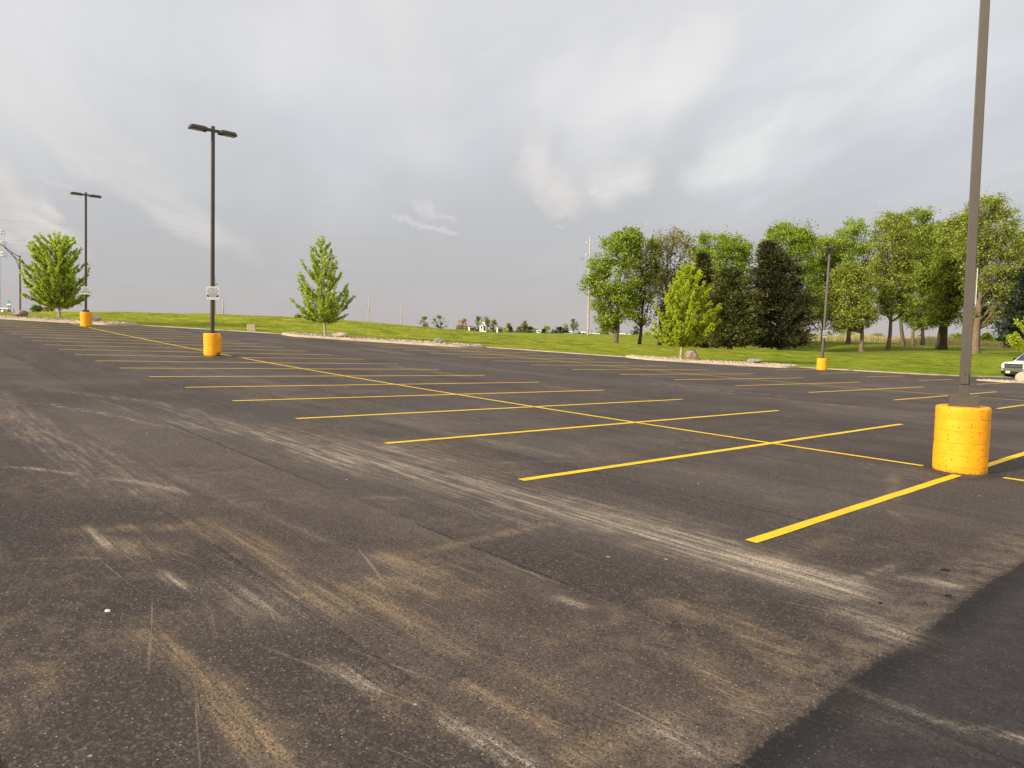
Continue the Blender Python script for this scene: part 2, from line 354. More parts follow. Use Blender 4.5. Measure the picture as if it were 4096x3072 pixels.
basec = t.mix(t.m('MULTIPLY', t.sm(warm, .45, .68), .35), basec, (.088, .082, .082))
# fresh, darker strip below u = -1.55
edge_n = t.m('ADD', t.m('MULTIPLY', t.m('SUBTRACT', t.noise(P3, 1.6, 3, .5), .5), .10), t.m('MULTIPLY', t.m('SUBTRACT', t.noise(P3, 30.0, 4, .7), .5), .13))
fr = t.m('ADD', U_, edge_n)
fresh = t.sm(fr, -1.545, -1.56)
rim = t.m('MULTIPLY', t.sm(fr, -1.53, -1.57), t.sm(fr, -1.80, -1.60))
freshc = t.mix(t.sm(mid, .3, .7), (.029, .026, .028), (.043, .039, .040))
freshc = t.mix(t.m('MULTIPLY', rim, .95), freshc, (.010, .009, .010))
# dust, dirt and tar as laid down on the vertices
dust = t.attr('dust').outputs['Fac']; dirt = t.attr('dirt').outputs['Fac']; tar = t.attr('tar').outputs['Fac']
scr2 = t.noise(t.scale(P3, (2.5, 60.0, 1)), 1.0, 4, .7)
rag = t.m('MULTIPLY', t.m('SUBTRACT', t.m('MULTIPLY_ADD', scr, .5, t.m('MULTIPLY', t.noise(P3, 3.5, 6, .7), .5)), .5), 2.6)
dsoft, tsoft = dust, dirt
dust = t.m('ADD', t.m('MULTIPLY', dust, .45), t.m('MULTIPLY', t.m('MULTIPLY', t.sm(t.m('ADD', dust, rag), .15, 1.15), t.sm(dust, .0, .35)), .55))
dirt = t.m('ADD', t.m('MULTIPLY', dirt, .45), t.m('MULTIPLY', t.m('MULTIPLY', t.sm(t.m('ADD', dirt, rag), .15, 1.15), t.sm(dirt, .0, .35)), .55))
brk = t.m('MULTIPLY', t.m('MULTIPLY_ADD', t.sm(scr, .38, .66), .8, t.m('MULTIPLY', t.sm(scr2, .42, .62), .5)), t.m('MULTIPLY_ADD', t.sm(grain, .40, .62), .85, .35))
c0 = t.mix(fresh, basec, freshc)
gen = t.m('MULTIPLY', t.m('MULTIPLY', t.sm(t.noise(P3, .75, 7, .68, .5), .46, .64), t.sm(mid, .38, .66)), t.m('SUBTRACT', 1.0, t.m('MULTIPLY', fresh, .85)))
c1 = t.mix(t.m('MULTIPLY', gen, .48), c0, (.185, .135, .09))
for ang, ph, am in ((.06, 0, .7), (-.28, 3.3, .45), (.30, 8.1, .35)):
    rv = t.n('ShaderNodeVectorRotate', {'Vector': P3, 'Axis': (0, 0, 1), 'Angle': ang}, rotation_type='AXIS_ANGLE').outputs[0]
    ln_ = t.noise(t.v('ADD', t.scale(rv, (.55, 26.0, 1)), (ph, ph, 0)), 1.0, 3, .6, .15)
    pm = t.noise(t.v('ADD', P3, (ph*3, 0, 0)), .5, 4, .6)
    sc_ = t.m('MULTIPLY', t.m('MULTIPLY', t.sm(ln_, .63, .71), t.sm(pm, .46, .62)), t.m('MULTIPLY', t.m('SUBTRACT', 1.0, t.m('MULTIPLY', fresh, .8)), am))
    c1 = t.mix(sc_, c1, (.42, .34, .25))
edg = t.m('MULTIPLY', t.m('MULTIPLY', t.sm(fr, -1.54, -1.50), t.sm(fr, -1.05, -1.45)), t.sm(mid, .35, .65))
c1 = t.mix(t.m('MULTIPLY', edg, .50), c1, (.22, .165, .11))
c1 = t.mix(t.m('MULTIPLY', seam, .95), c1, (.014, .012, .012))
c1 = t.mix(t.m('MULTIPLY', t.m('MULTIPLY', dirt, t.m('MULTIPLY_ADD', brk, .9, .25)), 1.0, clamp=True), c1, (.36, .25, .14))
c1 = t.mix(t.m('MULTIPLY', t.m('MULTIPLY', dust, t.m('MULTIPLY_ADD', brk, 1.0, .12)), 1.0, clamp=True), c1, (.60, .49, .37))
c1 = t.mix(t.m('MULTIPLY', t.m('MULTIPLY', tar, t.m('MULTIPLY_ADD', t.sm(t.noise(P3, 14, 4, .6), .3, .6), .7, .3)), .9, clamp=True), c1, (.018, .016, .018))
# aggregate: dark pits, pale chips
va = t.n('ShaderNodeTexVoronoi', {'Vector': P3, 'Scale': 75.0}, feature='F1'); vr = t.n('ShaderNodeSeparateColor', {0: va.outputs['Color']}).outputs[0]
c1 = t.mix(t.m('MULTIPLY', t.sm(vr, .70, .98), t.m('SUBTRACT', .40, t.m('MULTIPLY', fresh, .30))), c1, (.20, .16, .13))
c1 = t.mix(t.m('MULTIPLY', t.sm(vr, .30, .05), .50), c1, (.020, .017, .016))
c1 = t.mix(t.m('MULTIPLY', t.sm(grain, .48, .34), .75), c1, (.016, .013, .012))
c1 = t.mix(t.m('MULTIPLY', t.sm(grain, .56, .70), t.m('SUBTRACT', .50, t.m('MULTIPLY', fresh, .35))), c1, (.20, .165, .135))
c1 = t.mix(t.m('MULTIPLY', t.sm(t.noise(P3, 38.0, 4, .7), .45, .32), .45), c1, (.022, .019, .018))
vo = t.n('ShaderNodeTexVoronoi', {'Vector': P3, 'Scale': 46.0}, feature='F1')
chip = t.m('MULTIPLY', t.sm(vo.outputs['Distance'], .22, .10), t.m('GREATER_THAN', t.n('ShaderNodeSeparateColor', {0: vo.outputs['Color']}).outputs[0], t.m('SUBTRACT', .80, t.m('MULTIPLY', t.m('ADD', dust, dirt), .35))))
vo2 = t.n('ShaderNodeTexVoronoi', {'Vector': P3, 'Scale': 7.0}, feature='F1')
chip2 = t.m('MULTIPLY', t.sm(vo2.outputs['Distance'], .12, .07), t.m('GREATER_THAN', t.n('ShaderNodeSeparateColor', {0: vo2.outputs['Color']}).outputs[0], .965))
c1 = t.mix(t.m('MULTIPLY', t.m('MAXIMUM', chip, chip2), t.m('SUBTRACT', .9, t.m('MULTIPLY', fresh, .6))), c1, (.42, .365, .30))
hgt = t.m('ADD', t.m('MULTIPLY', grain, .6), t.m('ADD', t.m('MULTIPLY', grain2, .25), t.m('MULTIPLY', mid, .5)))
finish(t, c1, .86, hgt, .9, .016, 0, .25)

# ---- painted lines
m, t = newmat('yellow_line_paint'); MAT['line'] = m
P3 = t.attr('luv').outputs['Vector']; g = t.noise(P3, 95.0, 3, .7)
wear = t.m('MULTIPLY', t.sm(t.noise(P3, 5.0, 5, .65), .56, .75), t.sm(g, .45, .65))
c = t.mix(t.sm(t.noise(P3, 2.0, 4), .3, .7), (.72, .455, .003), (.82, .545, .006))
c = t.mix(t.m('MULTIPLY', t.sm(g, .46, .32), .5), c, (.24, .15, .01))
edgew = t.m('MULTIPLY', t.sm(t.noise(P3, 22.0, 4, .7), .58, .68), .7)
c = t.mix(edgew, c, (.16, .12, .04))
c = t.mix(t.m('MULTIPLY', wear, .7), c, (.085, .070, .055))
finish(t, c, .6, g, .6, .008, 0, .3)

# ---- painted concrete bases
m, t = newmat('yellow_orange_base_paint'); MAT['base'] = m
oc = t.n('ShaderNodeTexCoord').outputs['Object']; sp_ = t.n('ShaderNodeSeparateXYZ', {0: oc}); z_ = sp_.outputs[2]
n = t.noise(oc, 6, 5, .6); fine = t.noise(t.scale(oc, (1, 1, 2.6)), 34, 4, .65)
c = t.mix(t.sm(n, .3, .7), (.80, .325, .004), (.87, .375, .008))
c = t.mix(t.m('MULTIPLY', t.sm(fine, .50, .72), .35), c, (.90, .46, .03))
c = t.mix(t.m('MULTIPLY', t.sm(t.noise(t.scale(oc, (1, 1, 3.4)), 16, 4, .7), .60, .68), .7), c, (.30, .12, .015))
zz = t.m('ADD', z_, t.m('MULTIPLY', t.m('SUBTRACT', t.noise(oc, 5, 3), .5), .02))
zm = t.m('ABSOLUTE', t.m('SUBTRACT', t.m('FRACT', t.m('DIVIDE', zz, .158)), .5))
band = t.sm(zm, .030, .008); band = t.m('MULTIPLY', band, t.sm(t.noise(oc, 9, 3), .38, .56))
c = t.mix(t.m('MULTIPLY', band, .55), c, (.42, .17, .01))
v3 = t.n('ShaderNodeTexVoronoi', {'Vector': t.scale(oc, (1, 1, 1.6)), 'Scale': 20.0}, feature='F1')
pit = t.m('MULTIPLY', t.sm(v3.outputs['Distance'], .26, .16), t.m('GREATER_THAN', t.n('ShaderNodeSeparateColor', {0: v3.outputs['Color']}).outputs[1], .80))
c = t.mix(t.m('MULTIPLY', pit, .85), c, (.16, .055, .008))
grime = t.sm(t.m('ADD', z_, t.m('MULTIPLY', t.m('SUBTRACT', t.noise(oc, 22, 4, .7), .5), .18)), .05, -.02)
c = t.mix(t.m('MULTIPLY', grime, .75), c, (.035, .022, .012))
hg = t.m('SUBTRACT', t.m('ADD', fine, n), t.m('ADD', t.m('MULTIPLY', band, .9), t.m('MULTIPLY', pit, 1.2)))
finish(t, c, .62, hg, .55, .010, 0, .3)

# ---- lawn and fields
m, t = newmat('mown_lawn'); MAT['lawn'] = m
P3 = t.n('ShaderNodeNewGeometry').outputs['Position']; sep = t.n('ShaderNodeSeparateXYZ', {0: P3})
bare = t.attr('bare').outputs['Fac']; dry = t.attr('dry').outputs['Fac']; far = t.attr('far').outputs['Fac']
st1 = t.noise(t.scale(P3, (.28, .55, .5)), 1.0, 7, .66, .8)
st2 = t.noise(t.scale(P3, (.9, 1.3, 1.0)), 1.0, 6, .70, .5)
fin = t.noise(t.scale(P3, (5, 4, 5)), 1.0, 5, .75)
c = t.mix(t.sm(st1, .40, .58), (.115, .155, .010), (.215, .235, .018))
c = t.mix(t.m('MULTIPLY', t.sm(st2, .50, .62), .75), c, (.34, .32, .035))
c = t.mix(t.m('MULTIPLY', t.sm(st2, .46, .34), .45), c, (.075, .110, .008))
c = t.mix(t.m('MULTIPLY', t.sm(fin, .52, .66), .55), c, (.40, .38, .06))
c = t.mix(t.m('MULTIPLY', t.sm(fin, .48, .34), .50), c, (.040, .062, .005))
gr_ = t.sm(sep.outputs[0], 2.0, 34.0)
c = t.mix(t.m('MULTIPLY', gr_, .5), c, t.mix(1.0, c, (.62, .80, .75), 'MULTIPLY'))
c = t.mix(t.m('MULTIPLY', bare, t.sm(t.m('ADD', st2, t.m('MULTIPLY', fin, .5)), .45, .95)), c, (.17, .115, .06))
c = t.mix(t.m('MULTIPLY', dry, t.m('MULTIPLY_ADD', t.sm(fin, .3, .7), .6, .4)), c, (.38, .31, .15))
c = t.mix(t.m('MULTIPLY', far, .8), c, (.15, .20, .045))
finish(t, c, .95, t.m('ADD', fin, st2), .7, .05, 0, .05)

# ---- stones
m, t = newmat('river_gravel'); MAT['gravel'] = m
r = t.attr('rnd').outputs['Fac']; oc = t.n('ShaderNodeTexCoord').outputs['Object']
c = t.ramp(r, [(0, (.17, .13, .10)), (.3, (.33, .26, .19)), (.7, (.46, .385, .29)), (1, (.58, .51, .41))])
finish(t, c, .9, t.noise(oc, 20, 3), .3, .01, 0, .1)
m, t = newmat('gravel_bed'); MAT['gravel_bed'] = m
P3 = t.n('ShaderNodeNewGeometry').outputs['Position']
v4 = t.n('ShaderNodeTexVoronoi', {'Vector': P3, 'Scale': 7.0}, feature='F1')
c = t.ramp(v4.outputs['Distance'], [(.1, (.52, .44, .34)), (.45, (.34, .27, .20)), (.7, (.10, .075, .05))])
finish(t, c, .95, v4.outputs['Distance'], .6, .03, 0, .1)
def rockmat(name, a, b, cc, sc=3.0, band=False):
    m, t = newmat(name); oc = t.n('ShaderNodeTexCoord').outputs['Object']
    src = t.scale(oc, (1, 1, 3)) if band else oc
    n = t.noise(src, sc, 6, .65, 1.5 if band else .3); n2 = t.noise(oc, sc*7, 4, .65)
    c = t.ramp(t.m('MULTIPLY_ADD', n2, .35, t.m('MULTIPLY', n, .65)), [(.36, a), (.5, b), (.62, cc)])
    finish(t, c, .9, t.m('ADD', n, n2), .6, .05, 0, .15); return m
MAT['rock_banded'] = rockmat('banded_rock', (.07, .065, .06), (.24, .20, .16), (.55, .48, .38), 2.6, True)
MAT['rock_pink'] = rockmat('pink_granite', (.33, .24, .19), (.42, .32, .25), (.50, .39, .31))
MAT['rock_tan'] = rockmat('tan_rock', (.36, .29, .21), (.45, .37, .28), (.54, .46, .36))
MAT['rock_grey'] = rockmat('grey_rock', (.12, .11, .10), (.24, .22, .20), (.38, .35, .31), 4)
MAT['rock_brown'] = rockmat('brown_boulder', (.20, .14, .10), (.31, .24, .18), (.40, .33, .26), 3)
MAT['rock_slab'] = rockmat('grey_green_slab', (.16, .16, .12), (.28, .27, .21), (.40, .37, .29), 4)
MAT['fence_grey'] = simple('grey_fence', (.14, .13, .12), .8)
MAT['paper'] = simple('white_litter', (.75, .75, .74), .8, .1, 20)
MAT['tarlump'] = simple('tar_lump', (.012, .011, .013), .8, .3, 40, 0, .5, .01)

# ------------------------------------------------------------------ the lot: sheet, stains, lines, kerbs
def axis(lo, hi, f0, f1, step, grow):
    a = list(np.arange(f0, f1+1e-6, step)); s = step; x = f1
    while x < hi: s *= grow; x += s; a.append(x)
    s = step; x = f0; b = []
    while x > lo: s *= grow; x -= s; b.append(x)
    return np.array(b[::-1]+a)
xs = axis(-75, 75, -7, 7, .06, 1.022); xs = xs[(xs > -80) & (xs < 80)]
ys = axis(-30, 53, .8, 8, .05, 1.03); ys = ys[ys < 52.5]; ys = np.append(ys, 53.0)
# ys rows are clipped to the edge line column by column
XX, YY = np.meshgrid(xs, ys)
YE = edgeY(XX)
tt = (YY-ys[0])/(53.0-ys[0])
scl = np.where(YY > 20, 20+(YY-20)*(YE-20)/(53.0-20), YY); YY = scl
ZZ = lotz(XX, YY)
UU, VV = uv(XX, YY)
vx, vy = XX.ravel(), YY.ravel()
dust = np.zeros(vx.size); dirt = np.zeros(vx.size); tar = np.zeros(vx.size)
def stroke(ch, pix, width, amp, soft=1.0):
    """stain along a line on the ground; pix are picture positions of real stains, cast onto the lot; width in metres"""
    P = np.array([hit(x, y)[:2] for x, y in pix]); Wd = width if isinstance(width, (list, tuple)) else [width]*len(P)
    Am = amp if isinstance(amp, (list, tuple)) else [amp]*len(P)
    lo = P.min(0)-max(Wd)*3; hi = P.max(0)+max(Wd)*3
    sel = np.where((vx > lo[0]) & (vx < hi[0]) & (vy > lo[1]) & (vy < hi[1]))[0]
    q = np.stack([vx[sel], vy[sel]], 1); best = np.zeros(len(sel))
    for i in range(len(P)-1):
        a, b = P[i], P[i+1]; d = b-a; L2 = max(d@d, 1e-9); s = np.clip(((q-a)@d)/L2, 0, 1)
        dist = np.linalg.norm(q-(a+s[:, None]*d), axis=1); w_ = Wd[i]+(Wd[i+1]-Wd[i])*s; am = Am[i]+(Am[i+1]-Am[i])*s
        best = np.maximum(best, am*np.exp(-(dist/w_)**2*soft))
    ch[sel] = np.maximum(ch[sel], best)
# broad pale wheel track running from upper left to lower right
stroke(dust, [(700, 1640), (1100, 1740), (1400, 1830), (1800, 1925), (2300, 2040), (2700, 2160), (3050, 2260), (3350, 2350), (3470, 2400)], [.5, .55, .6, .55, .5, .4, .32, .28, .25], [.15, .35, .7, .55, .65, .8, .95, .9, .3])
stroke(dust, [(1300, 1750), (1500, 1800), (1700, 1850), (1950, 1920)], [.5, .7, .6, .3], [.3, .5, .4, .1])
stroke(dust, [(150, 1550), (450, 1590), (700, 1620), (1050, 1740), (1350, 1845)], .22, [.25, .35, .3, .5, .7])
stroke(dust, [(330, 1585), (560, 1650), (820, 1720), (900, 1752)], .20, [.1, .3, .45, .1])
stroke(dust, [(160, 1612), (420, 1655), (640, 1705), (690, 1708)], .05, [.6, .7, .7, .2])
stroke(dust, [(30, 1868), (160, 1878), (300, 1898)], .045, [.6, .9, .7])
stroke(dust, [(420, 1914), (560, 1930), (680, 1955), (750, 1980)], .05, [.6, 1, .9, .4])
stroke(dust, [(0, 1560), (60, 1640), (150, 1740), (330, 1840), (520, 1990)], .4, [.2, .25, .4, .35, .2])
stroke(dust, [(250, 1700), (420, 1850), (540, 1960)], .5, [.2, .35, .3])
stroke(dust, [(330, 2110), (420, 2170), (530, 2222)], .05, [.3, .8, .5])
stroke(dust, [(610, 2280), (700, 2335), (830, 2380)], .06, [.3, .8, .2])
stroke(dust, [(900, 2330), (1080, 2420), (1180, 2480)], .22, [.2, .5, .3])
stroke(dust, [(1290, 2640), (1420, 2710), (1510, 2765)], .05, [.5, .9, .6])
stroke(dust, [(1760, 2880), (1900, 2940), (2000, 3000), (2120, 3060)], [.04, .05, .05, .05], [.7, 1, .7, .9])
stroke(dust, [(2225, 2395), (2330, 2425)], .045, [.8, .9])
stroke(dust, [(2000, 1850), (2350, 1845)], .06, [.4, .2])
stroke(dust, [(3380, 2330), (3560, 2270), (3600, 2250)], .05, [.5, .5, .2])
stroke(dust, [(3400, 2450), (3600, 2520), (3550, 2560)], .16, [.55, .6, .4])
stroke(dust, [(3600, 2310), (3800, 2340)], .10, [.5, .6])
stroke(dust, [(3100, 2000), (3180, 2010)], .16, [.3, .3])
stroke(dust, [(2650, 2920), (2780, 2990)], .09, [.6, .6])
stroke(dust, [(3350, 2735), (3700, 2870), (4096, 2970)], .04, [.5, .5, .6])
stroke(dust, [(3400, 2840), (3900, 2990)], .10, [.25, .1])
stroke(dust, [(1500, 1990), (1830, 2000)], .10, [.3, .1]); stroke(dust, [(1750, 2010), (2100, 2080)], .25, [.25, .3])
# tan dirt
stroke(dirt, [(1180, 1720), (1600, 1780), (2050, 1900)], .7, [.2, .3, .3])
stroke(dirt, [(560, 2520), (700, 2600), (860, 2750), (1000, 2920), (1120, 3060)], [.04, .06, .08, .11, .10], [.5, .8, .95, .9, .7])
stroke(dirt, [(1560, 2230), (1750, 2300), (1500, 2330), (1900, 2380)], .16, [.75, .6, .7, .5])
stroke(dirt, [(1400, 2350), (1600, 2480), (1850, 2620)], .12, [.75, .6, .5])
stroke(dirt, [(800, 2090), (1050, 2200), (1230, 2330), (1400, 2430)], .18, [.5, .6, .6, .6])
stroke(dirt, [(300, 2120), (700, 2110), (900, 2090)], .14, [.45, .5, .3]); stroke(dirt, [(450, 2180), (620, 2200)], .25, [.5, .4])
stroke(dirt, [(1860, 2740), (2030, 2830), (2220, 2930)], .05, [.8, .7, .95])
stroke(dirt, [(1600, 2800), (1850, 2900)], .14, [.4, .3]); stroke(dirt, [(2050, 2700), (2250, 2800)], .18, [.4, .3])
stroke(dirt, [(2800, 2650), (2900, 2760), (3050, 2870)], .12, [.6, .6, .5]); stroke(dirt, [(2700, 2420), (2950, 2500), (3180, 2680)], .16, [.5, .6, .5])
stroke(dirt, [(2300, 3040), (2420, 2980), (2700, 2860)], .11, [.7, .6, .4]); stroke(dirt, [(1700, 2210), (2000, 2140), (2250, 2090)], .08, [.4, .6, .3])
stroke(dirt, [(3570, 2050), (3640, 2090)], .05, [.8, .5]); stroke(dirt, [(3580, 1900), (3570, 2000)], .10, [.5, .5]); stroke(dirt, [(3100, 2240), (3350, 2150)], .18, [.35, .35])
stroke(dirt, [(20, 2900), (200, 2700), (60, 2680)], .12, [.5, .3, .4]); stroke(dirt, [(20, 1665), (60, 1680)], .3, [.5, .3])
stroke(dirt, [(150, 2235), (400, 2236)], .03, [.6, .6]); stroke(dirt, [(870, 2222), (980, 2218)], .035, [.8, .4]); stroke(dirt, [(1215, 2385), (1260, 2400)], .02, [1, .8])
stroke(dirt, [(540, 2550), (620, 2600)], .12, [.6, .4]); stroke(dirt, [(3440, 2020), (3560, 2000)], .05, [.5, .2])
for (x0, y0, x1, y1) in [(2310, 1780, 2380, 1850), (3650, 2060, 3900, 2110), (2800, 1760, 3120, 1700), (2000, 1690, 2400, 1720), (3300, 2200, 3700, 2180), (2500, 2180, 2900, 2300), (1900, 2500, 2200, 2560), (600, 2500, 900, 2420)]:
    stroke(dirt, [(x0, y0), (x1, y1)], .12, [.3, .2])
# dark seams, tar and oil
stroke(tar, [(0, 1512), (70, 1570), (160, 1640), (260, 1690), (330, 1740)], .09, [.3, .6, .8, .7, .4])
stroke(tar, [(330, 1740), (480, 1870), (620, 1990), (760, 2080)], .025, .6)
stroke(tar, [(560, 1860), (700, 1930), (830, 2005)], .05, [.3, .6, .5]); stroke(tar, [(1180, 2280), (1400, 2390), (1560, 2500), (1700, 2600), (1880, 2720)], .035, [.6, .9, .7, .5, .5])
stroke(tar, [(760, 2080), (960, 2210), (1130, 2330)], .03, [.4, .5, .4])
stroke(tar, [(1450, 1660), (1740, 1750)], .05, [.5, .6]); stroke(tar, [(1850, 1770), (2300, 1880)], .05, [.4, .4])
stroke(tar, [(3720, 1880), (3850, 1920), (3950, 1915), (4010, 1895)], .09, .85); stroke(tar, [(3700, 1865), (3740, 1880)], .07, .8); stroke(tar, [(3960, 1900), (4010, 1908)], .05, .9)
stroke(tar, [(780, 1425), (850, 1436), (925, 1428)], .30, .85); stroke(tar, [(640, 1412), (800, 1420)], .6, [.2, .5]); stroke(tar, [(340, 1311), (380, 1313)], .3, .7); stroke(tar, [(3270, 1486), (3345, 1488)], .22, .7)
stroke(tar, [(2250, 2180), (2600, 2330), (2900, 2480), (3100, 2620)], [.03, .10, .12, .03], [.2, .4, .45, .2])
stroke(tar, [(3150, 2190), (3400, 2100)], .08, [.35, .3]); stroke(tar, [(3500, 2140), (4000, 2200)], .10, [.2, .35])
rng = np.random.default_rng(5)
for k in range(70):     # long faint scuffs that follow the aisle
    u0 = rng.uniform(-1, 40); v0 = rng.uniform(-22, 22); L = rng.uniform(.8, 5); a = rng.normal(0, .12)
    x0, y0 = xy(u0, v0); x1, y1 = xy(u0+L, v0+L*a)
    def pj(x, y):
        p = np.array([x, y, float(lotz(x, y))-CAMH]); d = p@CF; return (2048+FPX*(p@CR)/d, 1536-FPX*(p@CU)/d)
    if y0 < 3.5 or y1 < 3.5: continue
    ch = [dust, dirt, tar][int(rng.integers(0, 3))]
    P = np.array([[x0, y0], [(x0+x1)/2+rng.normal(0, .05), (y0+y1)/2], [x1, y1]])
    wd = rng.uniform(.03, .16)*(1+y0/20); am = rng.uniform(.2, .5)
    sel = np.where((abs(vx-(x0+x1)/2) < L+1) & (abs(vy-(y0+y1)/2) < L+1))[0]
    if not len(sel): continue
    q = np.stack([vx[sel], vy[sel]], 1); best = np.zeros(len(sel))
    for i in range(2):
        a_, b_ = P[i], P[i+1]; d = b_-a_; s = np.clip(((q-a_)@d)/(d@d), 0, 1); best = np.maximum(best, am*np.exp(-(np.linalg.norm(q-(a_+s[:, None]*d), axis=1)/wd)**2))
    ch[sel] = np.maximum(ch[sel], best)
ny, nx = XX.shape
ii = (np.arange(ny-1)[:, None]*nx+np.arange(nx-1)[None, :]).ravel()
F4 = np.stack([ii, ii+1, ii+nx+1, ii+nx], 1)
me = npmesh('parking_lot', np.stack([vx, vy, ZZ.ravel()], 1), F4, {'dust': dust, 'dirt': dirt, 'tar': tar, 'luv': np.stack([UU.ravel(), VV.ravel(), ZZ.ravel()*0], 1)})
lot = link('parking_lot', me, MAT['asphalt'], smooth=True); tag(lot, kind='structure')

# islands: front kerb lines (picture positions of the kerb foot), ends at the straight edge
ISL = [[(-260, 1268), (-120, 1272), (0, 1276), (115, 1281), (231, 1287), (340, 1294), (440, 1299.5), (520, 1302.5)],
       [(1128, 1344), (1180, 1349.5), (1260, 1356), (1348, 1361.5), (1460, 1367), (1580, 1374), (1660, 1381), (1740, 1388), (1840, 1393.5), (1925, 1397)],
       [(2520, 1436), (2600, 1444), (2742, 1451.5), (2900, 1459), (3072, 1468.5), (3140, 1473), (3195, 1477)],
       [(3962, 1523.5), (4000, 1530), (4050, 1532.5), (4096, 1534), (4200, 1538)]]
island_front = []
for k, pix in enumerate(ISL):
    P = [hit(x, y) for x, y in pix]
    # even out the depth along the kerb: a ray this flat is uncertain by metres
    Y = np.array([p[1] for p in P]); X = np.array([p[0] for p in P])
    tgt = (edgeY(X)-2.4) if k < 3 else np.array([41.6, 41.0, 40.9, 40.9, 41.0])
    tgt = np.minimum(tgt, 60)
    if k < 3:
        tgt[0] = edgeY(X[0])-.9; tgt[-1] = edgeY(X[-1])-.9
    Q = []
    for (px, py), ty in zip(pix, tgt):
        p = Pd(px, py, ty); Q.append((p[0], ty))
    island_front.append(Q)
def inside_island(x, y):
    for Q in island_front:
        a = np.array(Q)
        if a[0, 0]-.3 < x < a[-1, 0]+.3 and y > np.interp(x, a[:, 0], a[:, 1])-.35: return True
    return y > float(edgeY(x))-.35

# painted stall lines: each its own sheet 4 mm over the asphalt
def strip(name, P, width, label=None):
    """P list of (u,v) points"""
    vs = []; luv = []
    P = np.array(P, float); seg = []
    for i in range(len(P)-1):
        n = max(2, int(np.linalg.norm(P[i+1]-P[i])/.35)); seg += [P[i]+(P[i+1]-P[i])*k/n for k in range(n)]
    seg.append(P[-1]); seg = np.array(seg)
    keep = [not inside_island(*xy(a, b)) for a, b in seg]
    if True:
        # keep the first unbroken run
        runs = []; r = []
        for s_, k in zip(seg, keep):
            if k: r.append(s_)
            elif r: runs.append(r); r = []
        if r: runs.append(r)
        if not runs: return None
        seg = np.array(max(runs, key=len))
    if len(seg) < 3: return None
    d = seg[-1]-seg[0]; d /= np.linalg.norm(d); nrm = np.array([-d[1], d[0]])
    rr = np.random.default_rng(int(abs(seg[0, 0]*97+seg[0, 1]*31)))
    for i, s_ in enumerate(seg):
        for sd in (-.5, .5):
            q = s_+nrm*(width*sd+rr.normal(0, .0025)); x, y = xy(*q); vs.append((x, y, float(lotz(x, y))+.0045)); luv.append((q[0], q[1], 0))
    f = [(2*i, 2*i+1, 2*i+3, 2*i+2) for i in range(len(seg)-1)]
    me = npmesh(name, vs, f, {'luv': np.array(luv)})
    o = link(name, me, MAT['line']); tag(o, label, kind='structure'); return o
LW = .108
def poleuv(x, y): h = hit(x, y); return uv(h[0], h[1])
PB = [hit(3838, 1882), hit(851, 1422), hit(345, 1305.5), hit(3286.5, 1480)]       # lamp base centres on the ground
for k in range(0, 24):
    if k == 0:
        strip('stall_line', [(0, -LH), (0, -.36)], LW); strip('stall_line', [(0, .30), (0, LH)], LW)
    elif k == 9:
        bu, bv = uv(PB[1][0], PB[1][1]); strip('stall_line', [(9*SP, -LH), (9*SP, bv-.3)], LW); strip('stall_line', [(9*SP, bv+.6), (9*SP, LH)], LW)
    else: strip('stall_line', [(k*SP, -LH), (k*SP, LH)], LW)
for k in range(-1, 17): strip('stall_line', [((k+.0545)*SP, V2-LH), ((k+.0545)*SP, V2+LH)], LW)
for k in range(1, 9): strip('stall_line', [((k+.05)*SP, 37.05-LH), ((k+.05)*SP, 37.05+(0 if k < 8 else -1))], LW)
strip('centre_line', [(-1.45, 0), (-.42, 0)], LW)
strip('centre_line', [(.52, 0), (8.85*SP, 0)], LW); strip('centre_line', [(9.25*SP, 0), (17.9*SP, 0)], LW); strip('centre_line', [(18.2*SP, 0), (23*SP, 0)], LW)
strip('centre_line', [(-1.5, V2), (16*SP, V2)], LW)
strip('centre_line', [(5*SP, 37.05), (6.8*SP, 37.05)], LW); strip('centre_line', [(7.3*SP, 37.05), (9*SP, 37.05)], LW)

def ribbon(name, P, prof, mat, zf=lotz):
    """sweep a profile [(offset inwards, height)] along a world polyline"""
    P = np.array(P, float); seg = []
    for i in range(len(P)-1):
        n = max(1, int(np.linalg.norm(P[i+1]-P[i])/.5)); seg += [P[i]+(P[i+1]-P[i])*k/n for k in range(n)]
    seg.append(P[-1]); seg = np.array(seg); vs = []; K = len(prof)
    for i, s_ in enumerate(seg):
        d = seg[min(i+1, len(seg)-1)]-seg[max(i-1, 0)]; d = d/np.linalg.norm(d); n = np.array([-d[1], d[0]])
        for o_, h_ in prof:
            q = s_+n*o_; vs.append((q[0], q[1], float(zf(s_[0], s_[1]))+h_))
    f = [(i*K+k, i*K+k+1, (i+1)*K+k+1, (i+1)*K+k) for i in range(len(seg)-1) for k in range(K-1)]
    f = np.array(f); me = npmesh(name, vs, f[:, ::-1]); o = link(name, me, mat); tag(o, kind='structure'); return o, seg
